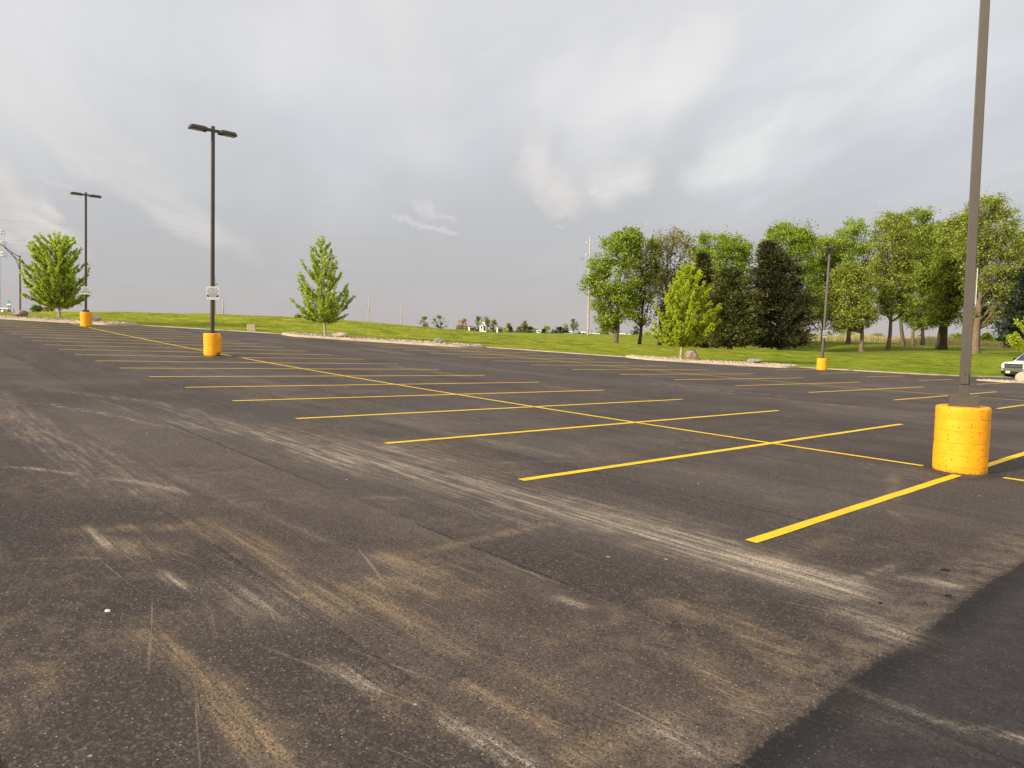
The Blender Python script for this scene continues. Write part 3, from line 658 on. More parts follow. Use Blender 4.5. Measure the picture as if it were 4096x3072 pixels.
# straight kerb along the lawn
ribbon('kerb', [(x, float(edgeY(x))) for x in np.arange(-80, 80, 2.0)], [(-.03, -.1), (-.02, .045), (.0, .06), (.09, .065), (.12, -.1)], MAT['kerbstone'])
rng = np.random.default_rng(11)
def rock_mesh(seed, sx, sy, sz, rough=.18, sub=3):
    r = np.random.default_rng(seed); bm = bmesh.new(); bmesh.ops.create_icosphere(bm, subdivisions=sub, radius=1.0)
    dirs = r.normal(size=(14, 3)); dirs /= np.linalg.norm(dirs, axis=1)[:, None]; cut = r.uniform(.72, 1.0, 14)
    for v in bm.verts:
        p = np.array(v.co); s = 1.0
        for d, c in zip(dirs, cut):
            k = p@d
            if k > c: p = p-d*(k-c)*.85
        p = p*(1+rough*.25*math.sin(p[0]*5+seed)*math.cos(p[1]*4+p[2]*3))
        v.co = Vector((p[0]*sx, p[1]*sy, p[2]*sz))
    me = bpy.data.meshes.new('rock'); bm.to_mesh(me); bm.free(); return me
for k, Q in enumerate(island_front):
    A_ = np.array(Q)
    ends = [(A_[0, 0]-.15, float(edgeY(A_[0, 0])) if k < 3 else A_[0, 1]+1), *[tuple(q) for q in A_], (A_[-1, 0]+.15, float(edgeY(A_[-1, 0])) if k < 3 else A_[-1, 1]+1)]
    ribbon('kerb', ends, [(-.04, -.12), (-.02, .13), (.03, .155), (.20, .155), (.22, -.1)] if k < 3 else [(-.04, -.12), (-.02, .05), (.03, .07), (.16, .07), (.18, -.1)], MAT['kerbstone'])
    # bed
    fx = np.arange(A_[0, 0]+.1, A_[-1, 0]-.05, .35); vs = []; n = 7
    for x in fx:
        y0 = np.interp(x, A_[:, 0], A_[:, 1])+.18; y1 = (float(edgeY(x))+.12) if k < 3 else y0+.9
        for j in range(n+1):
            y = y0+(y1-y0)*j/n; z = float(lotz(x, min(y, y0+3)))+(.13 if k < 3 else .03)+.04*math.sin(math.pi*min(1, j/n*.6))
            vs.append((x, y, z))
    f = np.array([(i*(n+1)+j, (i+1)*(n+1)+j, (i+1)*(n+1)+j+1, i*(n+1)+j+1) for i in range(len(fx)-1) for j in range(n)])
    bed = link('gravel_bed', npmesh('gravel_bed', vs, f), MAT['gravel_bed'], smooth=True); tag(bed, kind='structure')
    # loose river stones, too many to count
    proto = []
    for s_ in range(5):
        me_ = rock_mesh(40+s_, 1, .8, .6, .3, 1); a = np.zeros(len(me_.vertices)*3); me_.vertices.foreach_get('co', a)
        fa = np.array([p.vertices[:] for p in me_.polygons]); proto.append((a.reshape(-1, 3), fa))
    V_l, F_l, Rn = [], [], []; off = 0
    N = 1500 if k < 3 else 500
    for i in range(N):
        x = rng.uniform(A_[0, 0]+.1, A_[-1, 0]-.05); y0 = np.interp(x, A_[:, 0], A_[:, 1])+.24; y1 = (float(edgeY(x))+.25) if k < 3 else y0+.9
        tq = rng.random()**1.2; y = y0+(y1-y0)*tq
        z = float(lotz(x, min(y, y0+3)))+(.14 if k < 3 else .04)+.04*math.sin(math.pi*min(1, tq*.6))
        pv, pf = proto[i % 5]; s_ = rng.uniform(.03, .10); a = rng.uniform(0, 6.28); c, s = math.cos(a), math.sin(a)
        q = pv*[s_, s_, s_*rng.uniform(.7, 1.2)]; q = np.stack([q[:, 0]*c-q[:, 1]*s, q[:, 0]*s+q[:, 1]*c, q[:, 2]], 1)+[x, y, z]
        V_l.append(q); F_l.append(pf+off); off += len(q); Rn.append(np.full(len(q), rng.random()))
    g = link('gravel', npmesh('gravel', np.concatenate(V_l), np.concatenate(F_l), {'rnd': np.concatenate(Rn)}), MAT['gravel'])
    tag(g, ['pale river gravel filling the island round the leftmost tree', 'pale river gravel in the island under the slender tree', 'pale river gravel in the island under the bright yellow-green tree', 'pale river gravel in the island at the right frame edge'][k], 'gravel', 'gravel beds of the planted islands', 'stuff')

# ------------------------------------------------------------------ ground sheet (lawn, fields)
gx = axis(-5000, 5000, -62, 62, .55, 1.16); gy = axis(-5000, 6000, 48, 100, .45, 1.14)
GX, GY = np.meshgrid(gx, gy); GZ = gz(GX.ravel(), GY.ravel()).reshape(GX.shape)
und = .05*np.sin(GX*.9+GY*.4)*np.sin(GY*.7-GX*.2)+.03*np.sin(GX*2.3+1)*np.sin(GY*1.7)
GZ = GZ+np.where((GY > edgeY(GX)+2.5) & (GY < 180), und*.5, 0)
bare = np.zeros(GX.size); dry = np.zeros(GX.size); bx_, by_ = GX.ravel(), GY.ravel()
def gstroke(ch, P, wd, am):
    P = np.array(P, float)
    for i in range(max(1, len(P)-1)):
        a = P[i]; b = P[min(i+1, len(P)-1)]; d = b-a; L2 = max(d@d, 1e-9); q = np.stack([bx_, by_], 1); s = np.clip(((q-a)@d)/L2, 0, 1)
        ch[:] = np.maximum(ch, am*np.exp(-(np.linalg.norm(q-(a+s[:, None]*d), axis=1)/wd)**2))
def gp(x, Y): return ((Pd(x, 1400, Y))[0], Y)
gstroke(bare, [gp(2650, 77), gp(2900, 75.5), gp(3080, 75)], 3.2, .9); gstroke(bare, [gp(3130, 76), gp(3400, 74)], 3.2, .95); gstroke(bare, [gp(3450, 77), gp(3700, 78)], 2.6, .8); gstroke(bare, [gp(3760, 86), gp(3770, 86)], 2, .5)
gstroke(dry, [gp(3250, 114), gp(3550, 113), gp(3800, 109), gp(4096, 98)], 5.0, .9); gstroke(bare, [gp(1900, 66), gp(2050, 64)], 1.6, .15)
dEdge = (GY-edgeY(GX)).ravel(); dry = np.maximum(dry, .35*np.exp(-(dEdge/.45)**2))
farm = np.clip((np.hypot(bx_, by_)-150)/150, 0, 1)
nyg, nxg = GX.shape; ii = (np.arange(nyg-1)[:, None]*nxg+np.arange(nxg-1)[None, :]).ravel()
gme = npmesh('ground', np.stack([bx_, by_, GZ.ravel()], 1), np.stack([ii, ii+1, ii+nxg+1, ii+nxg], 1), {'bare': bare, 'dry': dry, 'far': farm})
ground = link('ground', gme, MAT['lawn'], smooth=True); tag(ground, kind='structure')
def gq(x, y): return g1(x, y)
def on(x, Y, dz_=0.0):
    """stand a thing at picture column x and distance Y, on the ground"""
    X = Pd(x, 1350, Y)[0]; return np.array([X, Y, gq(X, Y)+dz_])

# ------------------------------------------------------------------ boulders, block, small ground things
def boulder(px, py, Y, sx, sy, sz, mat, seed, label, rz=0, z=None):
    p = Pd(px, py, Y); me = rock_mesh(seed, sx, sy, sz, .25, 4); zz = z if z is not None else p[2]
    o = link('boulder', me, mat, smooth=True); o.location = (p[0], Y, zz+sz*.60); o.rotation_euler = (0, 0, rz)
    tag(o, label, 'boulder', 'landscape boulders on the planted islands'); return o
def isl(Y_off, X): return float(edgeY(X))+Y_off
boulder(84, 1266, 51.9, .50, .42, .30, MAT['rock_banded'], 3, 'dark banded boulder beside the leftmost tree')
boulder(384, 1285, 52.3, .36, .36, .32, MAT['rock_pink'], 8, 'pinkish boulder half hidden behind the far yellow lamp base')
boulder(1357, 1349, 52.2, .62, .45, .24, MAT['rock_tan'], 14, 'low pale tan boulder beside the slender tree')
boulder(1755, 1374, 51.9, .40, .34, .26, MAT['rock_grey'], 21, 'small dark grey boulder alone on the middle gravel island')
boulder(2767, 1435, 50.2, .46, .42, .42, MAT['rock_brown'], 27, 'round brown boulder beside the bright yellow-green tree')
boulder(3018, 1452, 49.9, .54, .34, .20, MAT['rock_slab'], 33, 'flat grey slab of rock near the end of the gravel island')
boulder(4098, 1529, 41.6, .50, .40, .38, MAT['rock_tan'], 39, 'tan boulder in front of the white pickup wheel')
p = Pd(1005, 1322, 54.6); b = MB().box((0, 0, .26), (.58, .5, .56), bev=.02)
o = b.obj('concrete_block', MAT['concrete']); o.location = (p[0], 54.6, gq(p[0], 54.6)-.06); o.rotation_euler = (0, 0, R_(18)); tag(o, 'cream coloured square block sitting on the lawn edge', 'block')
p = hit(430, 2449); me = rock_mesh(50, .017, .010, .009, .6, 2); o = link('paper_scrap', me, MAT['paper']); o.location = (p[0], p[1], p[2]+.008); tag(o, 'crumpled white paper scrap on the asphalt, lower left', 'litter')
for i, (x, y, s_, lb) in enumerate([(3780, 2282, .040, 'black asphalt crumb by the dark patch, upper and longest one'), (3790, 2387, .035, 'black asphalt crumb touching the edge of the dark patch'), (3521, 2417, .022, 'small black asphalt crumb at the end of the pale track')]):
    p = hit(x, y); o = link('asphalt_crumb', rock_mesh(60+i, s_, s_*.6, .012, .6, 2), MAT['tarlump']); o.location = (p[0], p[1], p[2]+.004); o.rotation_euler = (0, 0, .3*i); tag(o, lb, 'crumb', 'loose asphalt crumbs')

# ------------------------------------------------------------------ lamp posts
VD = Vector((st_, -ct, 0)); UD = Vector((ct, st_, 0)); GR = math.atan2(VD.y, VD.x)      # grid directions
def frame_rot(z, xdir):
    z = Vector(z).normalized(); x = Vector(xdir); x = (x-z*x.dot(z)).normalized(); y = z.cross(x); return Matrix((x, y, z)).transposed()
def text_mesh(txt, size, parent, mat, loc, name='lettering'):
    cu = bpy.data.curves.new('t', 'FONT'); cu.body = txt; cu.size = size; cu.align_x = 'CENTER'; cu.align_y = 'CENTER'; cu.extrude = .0008
    ob = bpy.data.objects.new('t', cu); me = bpy.data.meshes.new_from_object(ob); bpy.data.objects.remove(ob)
    for v in me.vertices: v.co = Vector((v.co.x, -v.co.z, v.co.y))
    o = link(name, me, mat, parent); o.location = loc; return o
def lamp_post(k, ground_pt, base_h, top_px, label, sleeve, sign, head_rot=0.0, rbase=.32, chamfer=0, pw=.115, hh=None, xd=None):
    gpt = Vector(ground_pt)
    root = thing('lamp_post', gpt, label, 'lamp post', 'lamp posts on yellow bases in the parking lot')
    # base
    n = 64; rs = np.random.default_rng(70+k); vs = []; zs = [-.25, 0, .02, .06]+list(np.linspace(.12, base_h-.03, 22))+[base_h-.008, base_h]
    for zi, z in enumerate(zs):
        for j in range(n):
            a = 2*math.pi*j/n; r = rbase*(1.0+.006*math.sin(3*a+z*4)+.004*math.sin(7*a+z*11))
            if abs((z/.158) % 1-.5) < .06: r -= .003
            if z < .03: r *= 1-.02*abs(math.sin(a*5))
            if zi >= len(zs)-2: r -= (.006, .018)[zi-len(zs)+2]
            zz_ = z
            if chamfer:
                sx = math.cos(a)        # worn right shoulder and foot
                if sx > .75 and z > base_h-.14: r -= (sx-.75)*.5*(z-base_h+.14)/.14
                if sx > .6 and z < .14: r -= (sx-.6)*.35*(.14-z)/.14
            vs.append((r*math.cos(a), r*math.sin(a), zz_))
    f = []
    for i in range(len(zs)-1):
        for j in range(n): f.append((i*n+j, i*n+(j+1) % n, (i+1)*n+(j+1) % n, (i+1)*n+j))
    me = bpy.data.meshes.new('base'); me.from_pydata(vs+[(0, 0, base_h+.002)], [], f+[((len(zs)-1)*n+j, (len(zs)-1)*n+(j+1) % n, len(vs)) for j in range(n)]); me.update()
    base = link('concrete_base', me, MAT['base'], root, True)
    # pole
    if top_px is not None:
        top = Vector(Pd(top_px[0], top_px[1], gpt.y)) - gpt
    else: top = Vector(hh)
    b0 = Vector((0, 0, base_h)); ax = (top-b0); L = ax.length
    Rm = frame_rot(ax, xd or VD)             # local x = along the arms, y across
    def tf(px_, py_, pz_): return b0+Rm@Vector((px_, py_, pz_))
    mb = MB(); w0, w1 = pw/2, pw*.43
    c0 = [tf(sx*w0, sy*w0, .0) for sx, sy in ((-1, -1), (1, -1), (1, 1), (-1, 1))]; c1 = [tf(sx*w1, sy*w1, L) for sx, sy in ((-1, -1), (1, -1), (1, 1), (-1, 1))]
    mb.add(c0+c1, [(0, 1, 5, 4), (1, 2, 6, 5), (2, 3, 7, 6), (3, 0, 4, 7), (4, 5, 6, 7), (3, 2, 1, 0)])
    pole = mb.obj('pole', MAT['bronze'], root)
    bv = pole.modifiers.new('b', 'BEVEL'); bv.width = .008; bv.segments = 2
    # base cover or bolt plate
    if sleeve:
        mb = MB().box(b0+Vector((0, 0, .072)), (.345, .345, .145), Rm, .004); mb.obj('base_cover', MAT['bronze'], root)
    else:
        mb = MB().box(b0+Vector((0, 0, .045)), (.26, .26, .03), Rm, .004)
        mb.obj('base_plate', MAT['bronze'], root)
        for sx in (-1, 1):
            for sy in (-1, 1):
                q = b0+Rm@Vector((sx*.10, sy*.10, 0)); MB().tube([q+Vector((0, 0, -.01)), q+Vector((0, 0, .10))], .014, 6).obj('anchor_bolt', MAT['bronze_dark'], root)
    hc = MB().box(tf(-w0-.006, 0, .34+(.02 if sleeve else .0)), (.016, .10, .145), Rm, .012)
    hcv = hc.obj('handhole_cover', MAT['bronze'], root)
    q = tf(-w0-.016, 0, .40+(.02 if sleeve else 0)); MB().box(q, (.006, .018, .018), Rm, .002).obj('screw', MAT['bronze_dark'], hcv)
    q = tf(-w0-.016, 0, .28+(.02 if sleeve else 0)); MB().box(q, (.006, .018, .018), Rm, .002).obj('screw', MAT['bronze_dark'], hcv)
    # heads
    for s in (-1, 1):
        arm = MB().box(tf(s*(.05+.10), 0, L-.16), (.20, .07, .11), Rm, .006)
        hd = bpy.data.objects.new('lamp_head', None)
        mb = MB(); prof = []
        x0, x1 = .22, .86; hw = .175; zt = L-.09; zb = L-.235
        P8 = []
        for x_, wv, zup in ((x0, hw*.72, zt-.035), (x0+.05, hw*.96, zt-.012), (x0+.12, hw, zt), (x1-.10, hw, zt-.004), (x1-.03, hw*.97, zt-.02), (x1, hw*.86, zt-.055)):
            P8.append([tf(s*x_, -wv, zb+.02), tf(s*x_, -wv, zb+.075), tf(s*x_, -wv*.93, zup-.025), tf(s*x_, -wv*.80, zup), tf(s*x_, wv*.80, zup), tf(s*x_, wv*.93, zup-.025), tf(s*x_, wv, zb+.075), tf(s*x_, wv, zb+.02)])
        vs = [q for r in P8 for q in r]; fs = []
        for i in range(len(P8)-1):
            for j in range(8): fs.append((i*8+j, i*8+(j+1) % 8, (i+1)*8+(j+1) % 8, (i+1)*8+j))
        fs += [tuple(range(8)), tuple((len(P8)-1)*8+j for j in range(8))]
        mb.add(vs, fs); head = mb.obj('lamp_head', MAT['bronze'], root)
        MB().box(tf(s*(x0+x1)/2, 0, zb+.012), (x1-x0+.012, hw*2+.012, .030), Rm, .008).obj('rim', MAT['bronze_dark'], head)
        MB().box(tf(s*((x0+x1)/2+.06), 0, zb-.005), ((x1-x0)*.66, hw*1.45, .012), Rm, .004).obj('lens', MAT['lens'], head)
        arm.obj('arm', MAT['bronze'], root)
    if sign: sign(root, gpt, tf, Rm, b0, ax.normalized(), w0)
    return root
def sign_plate(root, centre, R3, wd, ht, full=True):
    """a rounded white plate in the plane x (across) / z (up) of R3, facing -y"""
    r = .035; poly = []
    for cx_, cz_, a0 in ((wd/2-r, ht/2-r, 0), (-wd/2+r, ht/2-r, 90), (-wd/2+r, -ht/2+r, 180), (wd/2-r, -ht/2+r, 270)):
        for k in range(5): a = R_(a0+k*22.5); poly.append((cx_+r*math.cos(a), cz_+r*math.sin(a)))
    n = len(poly); vs = [(x, -.002, z) for x, z in poly]+[(x, .002, z) for x, z in poly]
    me = bpy.data.meshes.new('sign'); me.from_pydata(vs, [], [tuple(range(n)), tuple(range(2*n-1, n-1, -1))]+[(i, n+i, n+(i+1) % n, (i+1) % n) for i in range(n)]); me.update()
    s = thing('no_trailer_sign', (0, 0, 0), '', '')
    for k_ in ('label', 'category'):
        if k_ in s: del s[k_]
    s.matrix_world = Matrix.Translation(centre)@R3.to_4x4()
    pl_ = link('plate', me, MAT['sign_white'], s)
    fr = MB()
    for i, (tx, zc) in enumerate((('NO BOAT', .30), ('OR TRAILER', .14), ('PARKING', -.02))):
        ws = tx.split(' ')
        for wi, wd_ in enumerate(ws):
            xo = 0 if len(ws) == 1 else ((-.16, .13) if i == 0 else (-.29, .12))[wi]*ht
            text_mesh(wd_, ht*.150, s, MAT['sign_black'], (xo, -.004, ht*zc))
    bar = MB().box((0, -.0035, -ht*.20), (wd*.88, .002, ht*.17)).obj('black_band', MAT['sign_black'], s)
    for zc, ww in ((-.165, .70), (-.24, .52)): MB().box((0, -.0055, ht*zc), (wd*ww, .001, ht*.038)).obj('white_strip', MAT['sign_white'], s)
    for zc in (.43, -.43): MB().tube([(0, -.010, ht*zc), (0, .05, ht*zc)], .008, 6).obj('bolt', MAT['bronze_dark'], s)
    return s
def sign_at(px, py, wd, ht, yaw_off, label):
    def f(root, gpt, tf, Rm, b0, axn, w0):
        # find the point of the pole axis at that picture height, put the plate on its camera side
        best = None
        for tq in np.linspace(.3, 4, 400):
            p = gpt+b0+axn*tq; r = np.array(p)-[0, 0, CAMH]; d = r@CF; yy = 1536-FPX*(r@CU)/d
            if best is None or abs(yy-py) < best[0]: best = (abs(yy-py), p)
        c = best[1]; away = Vector((c.x, c.y, 0)).normalized(); yaw = math.atan2(away.y, away.x)-math.pi/2+R_(yaw_off)
        R3 = Matrix.Rotation(yaw, 3, 'Z'); fwd = R3@Vector((0, 1, 0))
        s = sign_plate(root, c-fwd*(w0+.02), R3, wd, ht)
        tag(s, label, 'sign', 'white parking signs on the lamp posts')
    return f
def sign_edge(root, gpt, tf, Rm, b0, axn, w0):
    best = None
    for tq in np.linspace(.3, 4, 400):
        p = gpt+b0+axn*tq; r = np.array(p)-[0, 0, CAMH]; d = r@CF; yy = 1536-FPX*(r@CU)/d
        if best is None or abs(yy-1150) < best[0]: best = (abs(yy-1150), p)
    c = best[1]; away = Vector((c.x, c.y, 0)).normalized(); yaw = math.atan2(away.y, away.x)
    R3 = Matrix.Rotation(yaw+math.pi+R_(-3.5), 3, 'Z'); right = Vector((away.y, -away.x, 0))
    # plate seen edge on: its plane holds the line of sight, its face looks to the right
    R3 = Matrix.Rotation(yaw+R_(1.2), 3, 'Z'); s = sign_plate(root, c+right*.072+away*.12, R3, .44, .50)
    tag(s, 'white parking sign seen edge on, fixed to the right side of the nearest lamp post', 'sign', 'white parking signs on the lamp posts')
near_top = Vector(Pd(3940.5, 0, PB[0][1]))-Vector(PB[0]); d_ = near_top-Vector((0, 0, .87)); near_top = Vector((0, 0, .87))+d_.normalized()*8.0
lamp_post(0, PB[0], .87, None, 'tall brown lamp post on the large nearest yellow-orange base', True, sign_edge, rbase=.318, hh=near_top, pw=.118, xd=(.50, .866, 0))
lamp_post(1, PB[1], .86, (852, 505), 'brown twin-head lamp post in the middle distance, sign facing the camera', False, sign_at(849.5, 1173, .47, .51, 6, 'white NO BOAT OR TRAILER PARKING sign on the mid-distance lamp post, letters readable'), rbase=.325, chamfer=1, pw=.13)
lamp_post(2, PB[2], .93, (343.5, 769.5), 'brown twin-head lamp post farthest left, beside the leftmost tree', True, sign_at(344.5, 1162, .54, .51, 2, 'white parking sign on the leftmost lamp post, lettering too small to read'), rbase=.335, pw=.13)
lamp_post(3, PB[3], .80, (3321, 985), 'leaning brown lamp post in front of the big tree row', False, sign_at(3299, 1336, .44, .50, 52, 'narrow looking white sign turned away, on the leaning lamp post'), rbase=.33, pw=.15)

# ------------------------------------------------------------------ trees
def tube_np(paths):
    """paths: list of (pts (n,3), radii (n,), sides)"""
    V, F = [], []; off = 0
    for P, r, n in paths:
        P = np.asarray(P, float); t_ = np.gradient(P, axis=0); t_ /= np.linalg.norm(t_, axis=1)[:, None]+1e-9
        ref = np.where(np.abs(t_[:, 2:3]) < .9, np.array([[0, 0, 1.]]), np.array([[1., 0, 0]])); a = np.cross(t_, ref); a /= np.linalg.norm(a, axis=1)[:, None]; b = np.cross(t_, a)
        an = np.arange(n)*2*math.pi/n
        ring = P[:, None, :]+(a[:, None, :]*np.cos(an)[None, :, None]+b[:, None, :]*np.sin(an)[None, :, None])*np.asarray(r)[:, None, None]
        V.append(ring.reshape(-1, 3)); m_ = len(P)
        i = (np.arange(m_-1)[:, None]*n+np.arange(n)[None, :]); j = (np.arange(m_-1)[:, None]*n+(np.arange(n)+1)[None, :] % n)
        F.append(np.stack([i, j, j+n, i+n], -1).reshape(-1, 4)+off); off += m_*n
    return np.concatenate(V), np.concatenate(F)
def leaves_np(C, size, r, flat=.5, elong=1.3, droop=0.0, tint=None):
    """diamond leaves at centres C"""
    n = len(C); nrm = r.normal(size=(n, 3)); nrm[:, 2] = np.abs(nrm[:, 2])+flat*1.6; nrm /= np.linalg.norm(nrm, axis=1)[:, None]
    a = np.cross(nrm, r.normal(size=(n, 3))); a /= np.linalg.norm(a, axis=1)[:, None]; a[:, 2] -= droop; b = np.cross(nrm, a)
    s = size*r.uniform(.6, 1.35, n)[:, None]; h = nrm*s*.18
    V = np.stack([C-a*s*.5*elong-h, C+b*s*.42, C+a*s*.5*elong-h, C-b*s*.42], 1).reshape(-1, 3)
    F = np.arange(4*n).reshape(-1, 4); t_ = (r.random(n) if tint is None else np.clip(tint+r.normal(0, .22, n), 0, 1))
    return V, F, np.repeat(t_, 4)
def put_tree(name, loc, label, cat, group, trunk, crown, bark, leaf):
    root = thing(name, loc, label, cat, group)
    V, F = trunk; link('trunk', npmesh('trunk', V, F), bark, root, True)
    if crown is not None:
        V, F, rn = crown; link('crown', npmesh('crown', V, F, {'rnd': rn}), leaf, root)
    return root
def young_tree(px, py, Y, H, prof, h0, lean, leaf, label, seed, dens=1.0, nb=46, shift=0.0, up=.9, lsize=.125, bow=0.35):
    """straight leader with long upswept branches strung with leaves. prof: [(height fraction, left radius, right radius)]"""
    r = np.random.default_rng(seed); p = Pd(px, py, Y); base_ = np.array([p[0], Y, p[2]])
    pf = np.array(prof)
    def rad(f, az):
        L = np.interp(f, pf[:, 0], pf[:, 1]); R = np.interp(f, pf[:, 0], pf[:, 2]); k = (math.cos(az)+1)/2; return L*(1-k)+R*k
    tz = np.linspace(0, H*.97, 14); ph = r.uniform(0, 6)
    T = np.stack([lean[0]*tz+.03*np.sin(tz*1.7+ph), lean[1]*tz+.03*np.cos(tz*1.3+ph), tz], 1); Tr = np.interp(tz, [0, h0, H], [.105, .085, .012])
    paths = [(T, Tr, 8)]; L = []
    for i in range(nb):
        f = h0/H+(1-h0/H)*(i+.5)/nb*.97; az = i*2.39996+r.normal(0, .25)
        # branch root sits lower than its tip: tips lie on the outline
        zt = f*H; R_o = rad(f, az)*r.choice([1.0, 1.0, .8, .6])*r.uniform(.80, 1.1); rise = R_o*up*r.uniform(.7, 1.2); zr = max(h0*.92, zt-rise)
        root_ = np.array([np.interp(zr, tz, T[:, 0]), np.interp(zr, tz, T[:, 1]), zr]); tip = np.array([T[0, 0]+lean[0]*zt+R_o*math.cos(az), lean[1]*zt+R_o*math.sin(az), zt])
        s = np.linspace(0, 1, 9)[:, None]; mid_ = root_+(tip-root_)*[.62, .62, .30]+[0, 0, -bow*R_o*.15]
        B = (1-s)**2*root_+2*s*(1-s)*mid_+s*s*tip+r.normal(0, .012, (9, 3))*s
        paths.append((B, np.linspace(.022, .005, 9), 5))
        ln = np.linalg.norm(tip-root_)
        nl = int(ln*62*dens); q = r.uniform(.12, 1.03, nl)**.8; c = np.stack([np.interp(q, s[:, 0], B[:, k]) for k in range(3)], 1)
        L.append(c+r.normal(0, .040, (nl, 3))+[0, 0, .02])
        ntw = int(4+ln*4.0)
        for j in range(ntw):
            q0 = r.uniform(.2, .95); c0_ = np.array([np.interp(q0, s[:, 0], B[:, k]) for k in range(3)]); dr = (tip-root_)/ln+r.normal(0, .55, 3); dr[2] += .35; dr /= np.linalg.norm(dr); tl = ln*r.uniform(.10, .22)*(1.1-q0*.5)
            paths.append((np.stack([c0_, c0_+dr*tl*.5, c0_+dr*tl+[0, 0, .03]]), [.008, .006, .004], 3))
            nl = int(tl*70*dens)+3; q = r.random(nl)[:, None]; L.append(c0_+dr*tl*q+r.normal(0, .05, (nl, 3)))
    q = r.uniform(.45, 1.0, int(240*dens)); L.append(np.stack([np.interp(q*H*.99, tz, T[:, 0]), np.interp(q*H*.99, tz, T[:, 1]), q*H], 1)+r.normal(0, .07, (len(q), 3)))
    C = np.concatenate(L); crown = leaves_np(C, lsize, r, .35)
    return put_tree('young_tree', base_, label, 'tree', 'young maples on the planted islands', tube_np(paths), crown, MAT['bark_young'], MAT[leaf])
s3 = 51.2/FPX
young_tree(240, 1270, 51.8, 6.15, [(.12, 0.5, .5), (.17, 1.2, 1.3), (.26, 2.0, 1.9), (.36, 2.45, 2.1), (.48, 2.45, 2.15), (.60, 2.3, 2.15), (.74, 2.15, 1.95), (.86, 1.85, 1.65), (.94, 1.4, 1.35), (1.0, 1.0, .9)], .80, (-.035, 0), 'leaf_young', 'broad light green young tree on the leftmost gravel island', 1, 1.15, 130, lsize=.095)
young_tree(1300, 1343, 51.7, 7.15, [(.10, .2, .2), (.20, 1.6, 1.9), (.32, 2.2, 2.2), (.42, 2.1, 2.0), (.55, 1.9, 1.55), (.70, 1.6, 1.25), (.82, 1.15, .95), (.92, .65, .6), (1.0, .15, .1)], 1.05, (-.03, 0), 'leaf_young', 'slender pointed light green young tree on the middle gravel island', 2, 1.05, 95, up=1.15, lsize=.092)
young_tree(2722, 1434, 50.5, 6.75, [(.10, .3, .3), (.20, 1.75, 1.3), (.30, 2.2, 2.1), (.42, 2.1, 2.5), (.55, 2.0, 2.2), (.68, 1.7, 1.7), (.80, 1.3, 1.35), (.90, .85, .95), (1.0, .3, .4)], .95, (.055, 0), 'leaf_bright', 'bright yellow-green young tree standing before the dark evergreens', 3, 1.4, 150, lsize=.108)
young_tree(4180, 1515, 43.5, 5.6, [(.28, .3, .3), (.34, 1.9, 1.8), (.44, 2.2, 2.2), (.58, 1.8, 2.0), (.75, 1.2, 1.2), (1.0, .2, .2)], 1.5, (0, 0), 'leaf_bright', 'yellow-green young tree cut by the right frame edge above the white pickup', 4, 1.1, 110, lsize=.125)

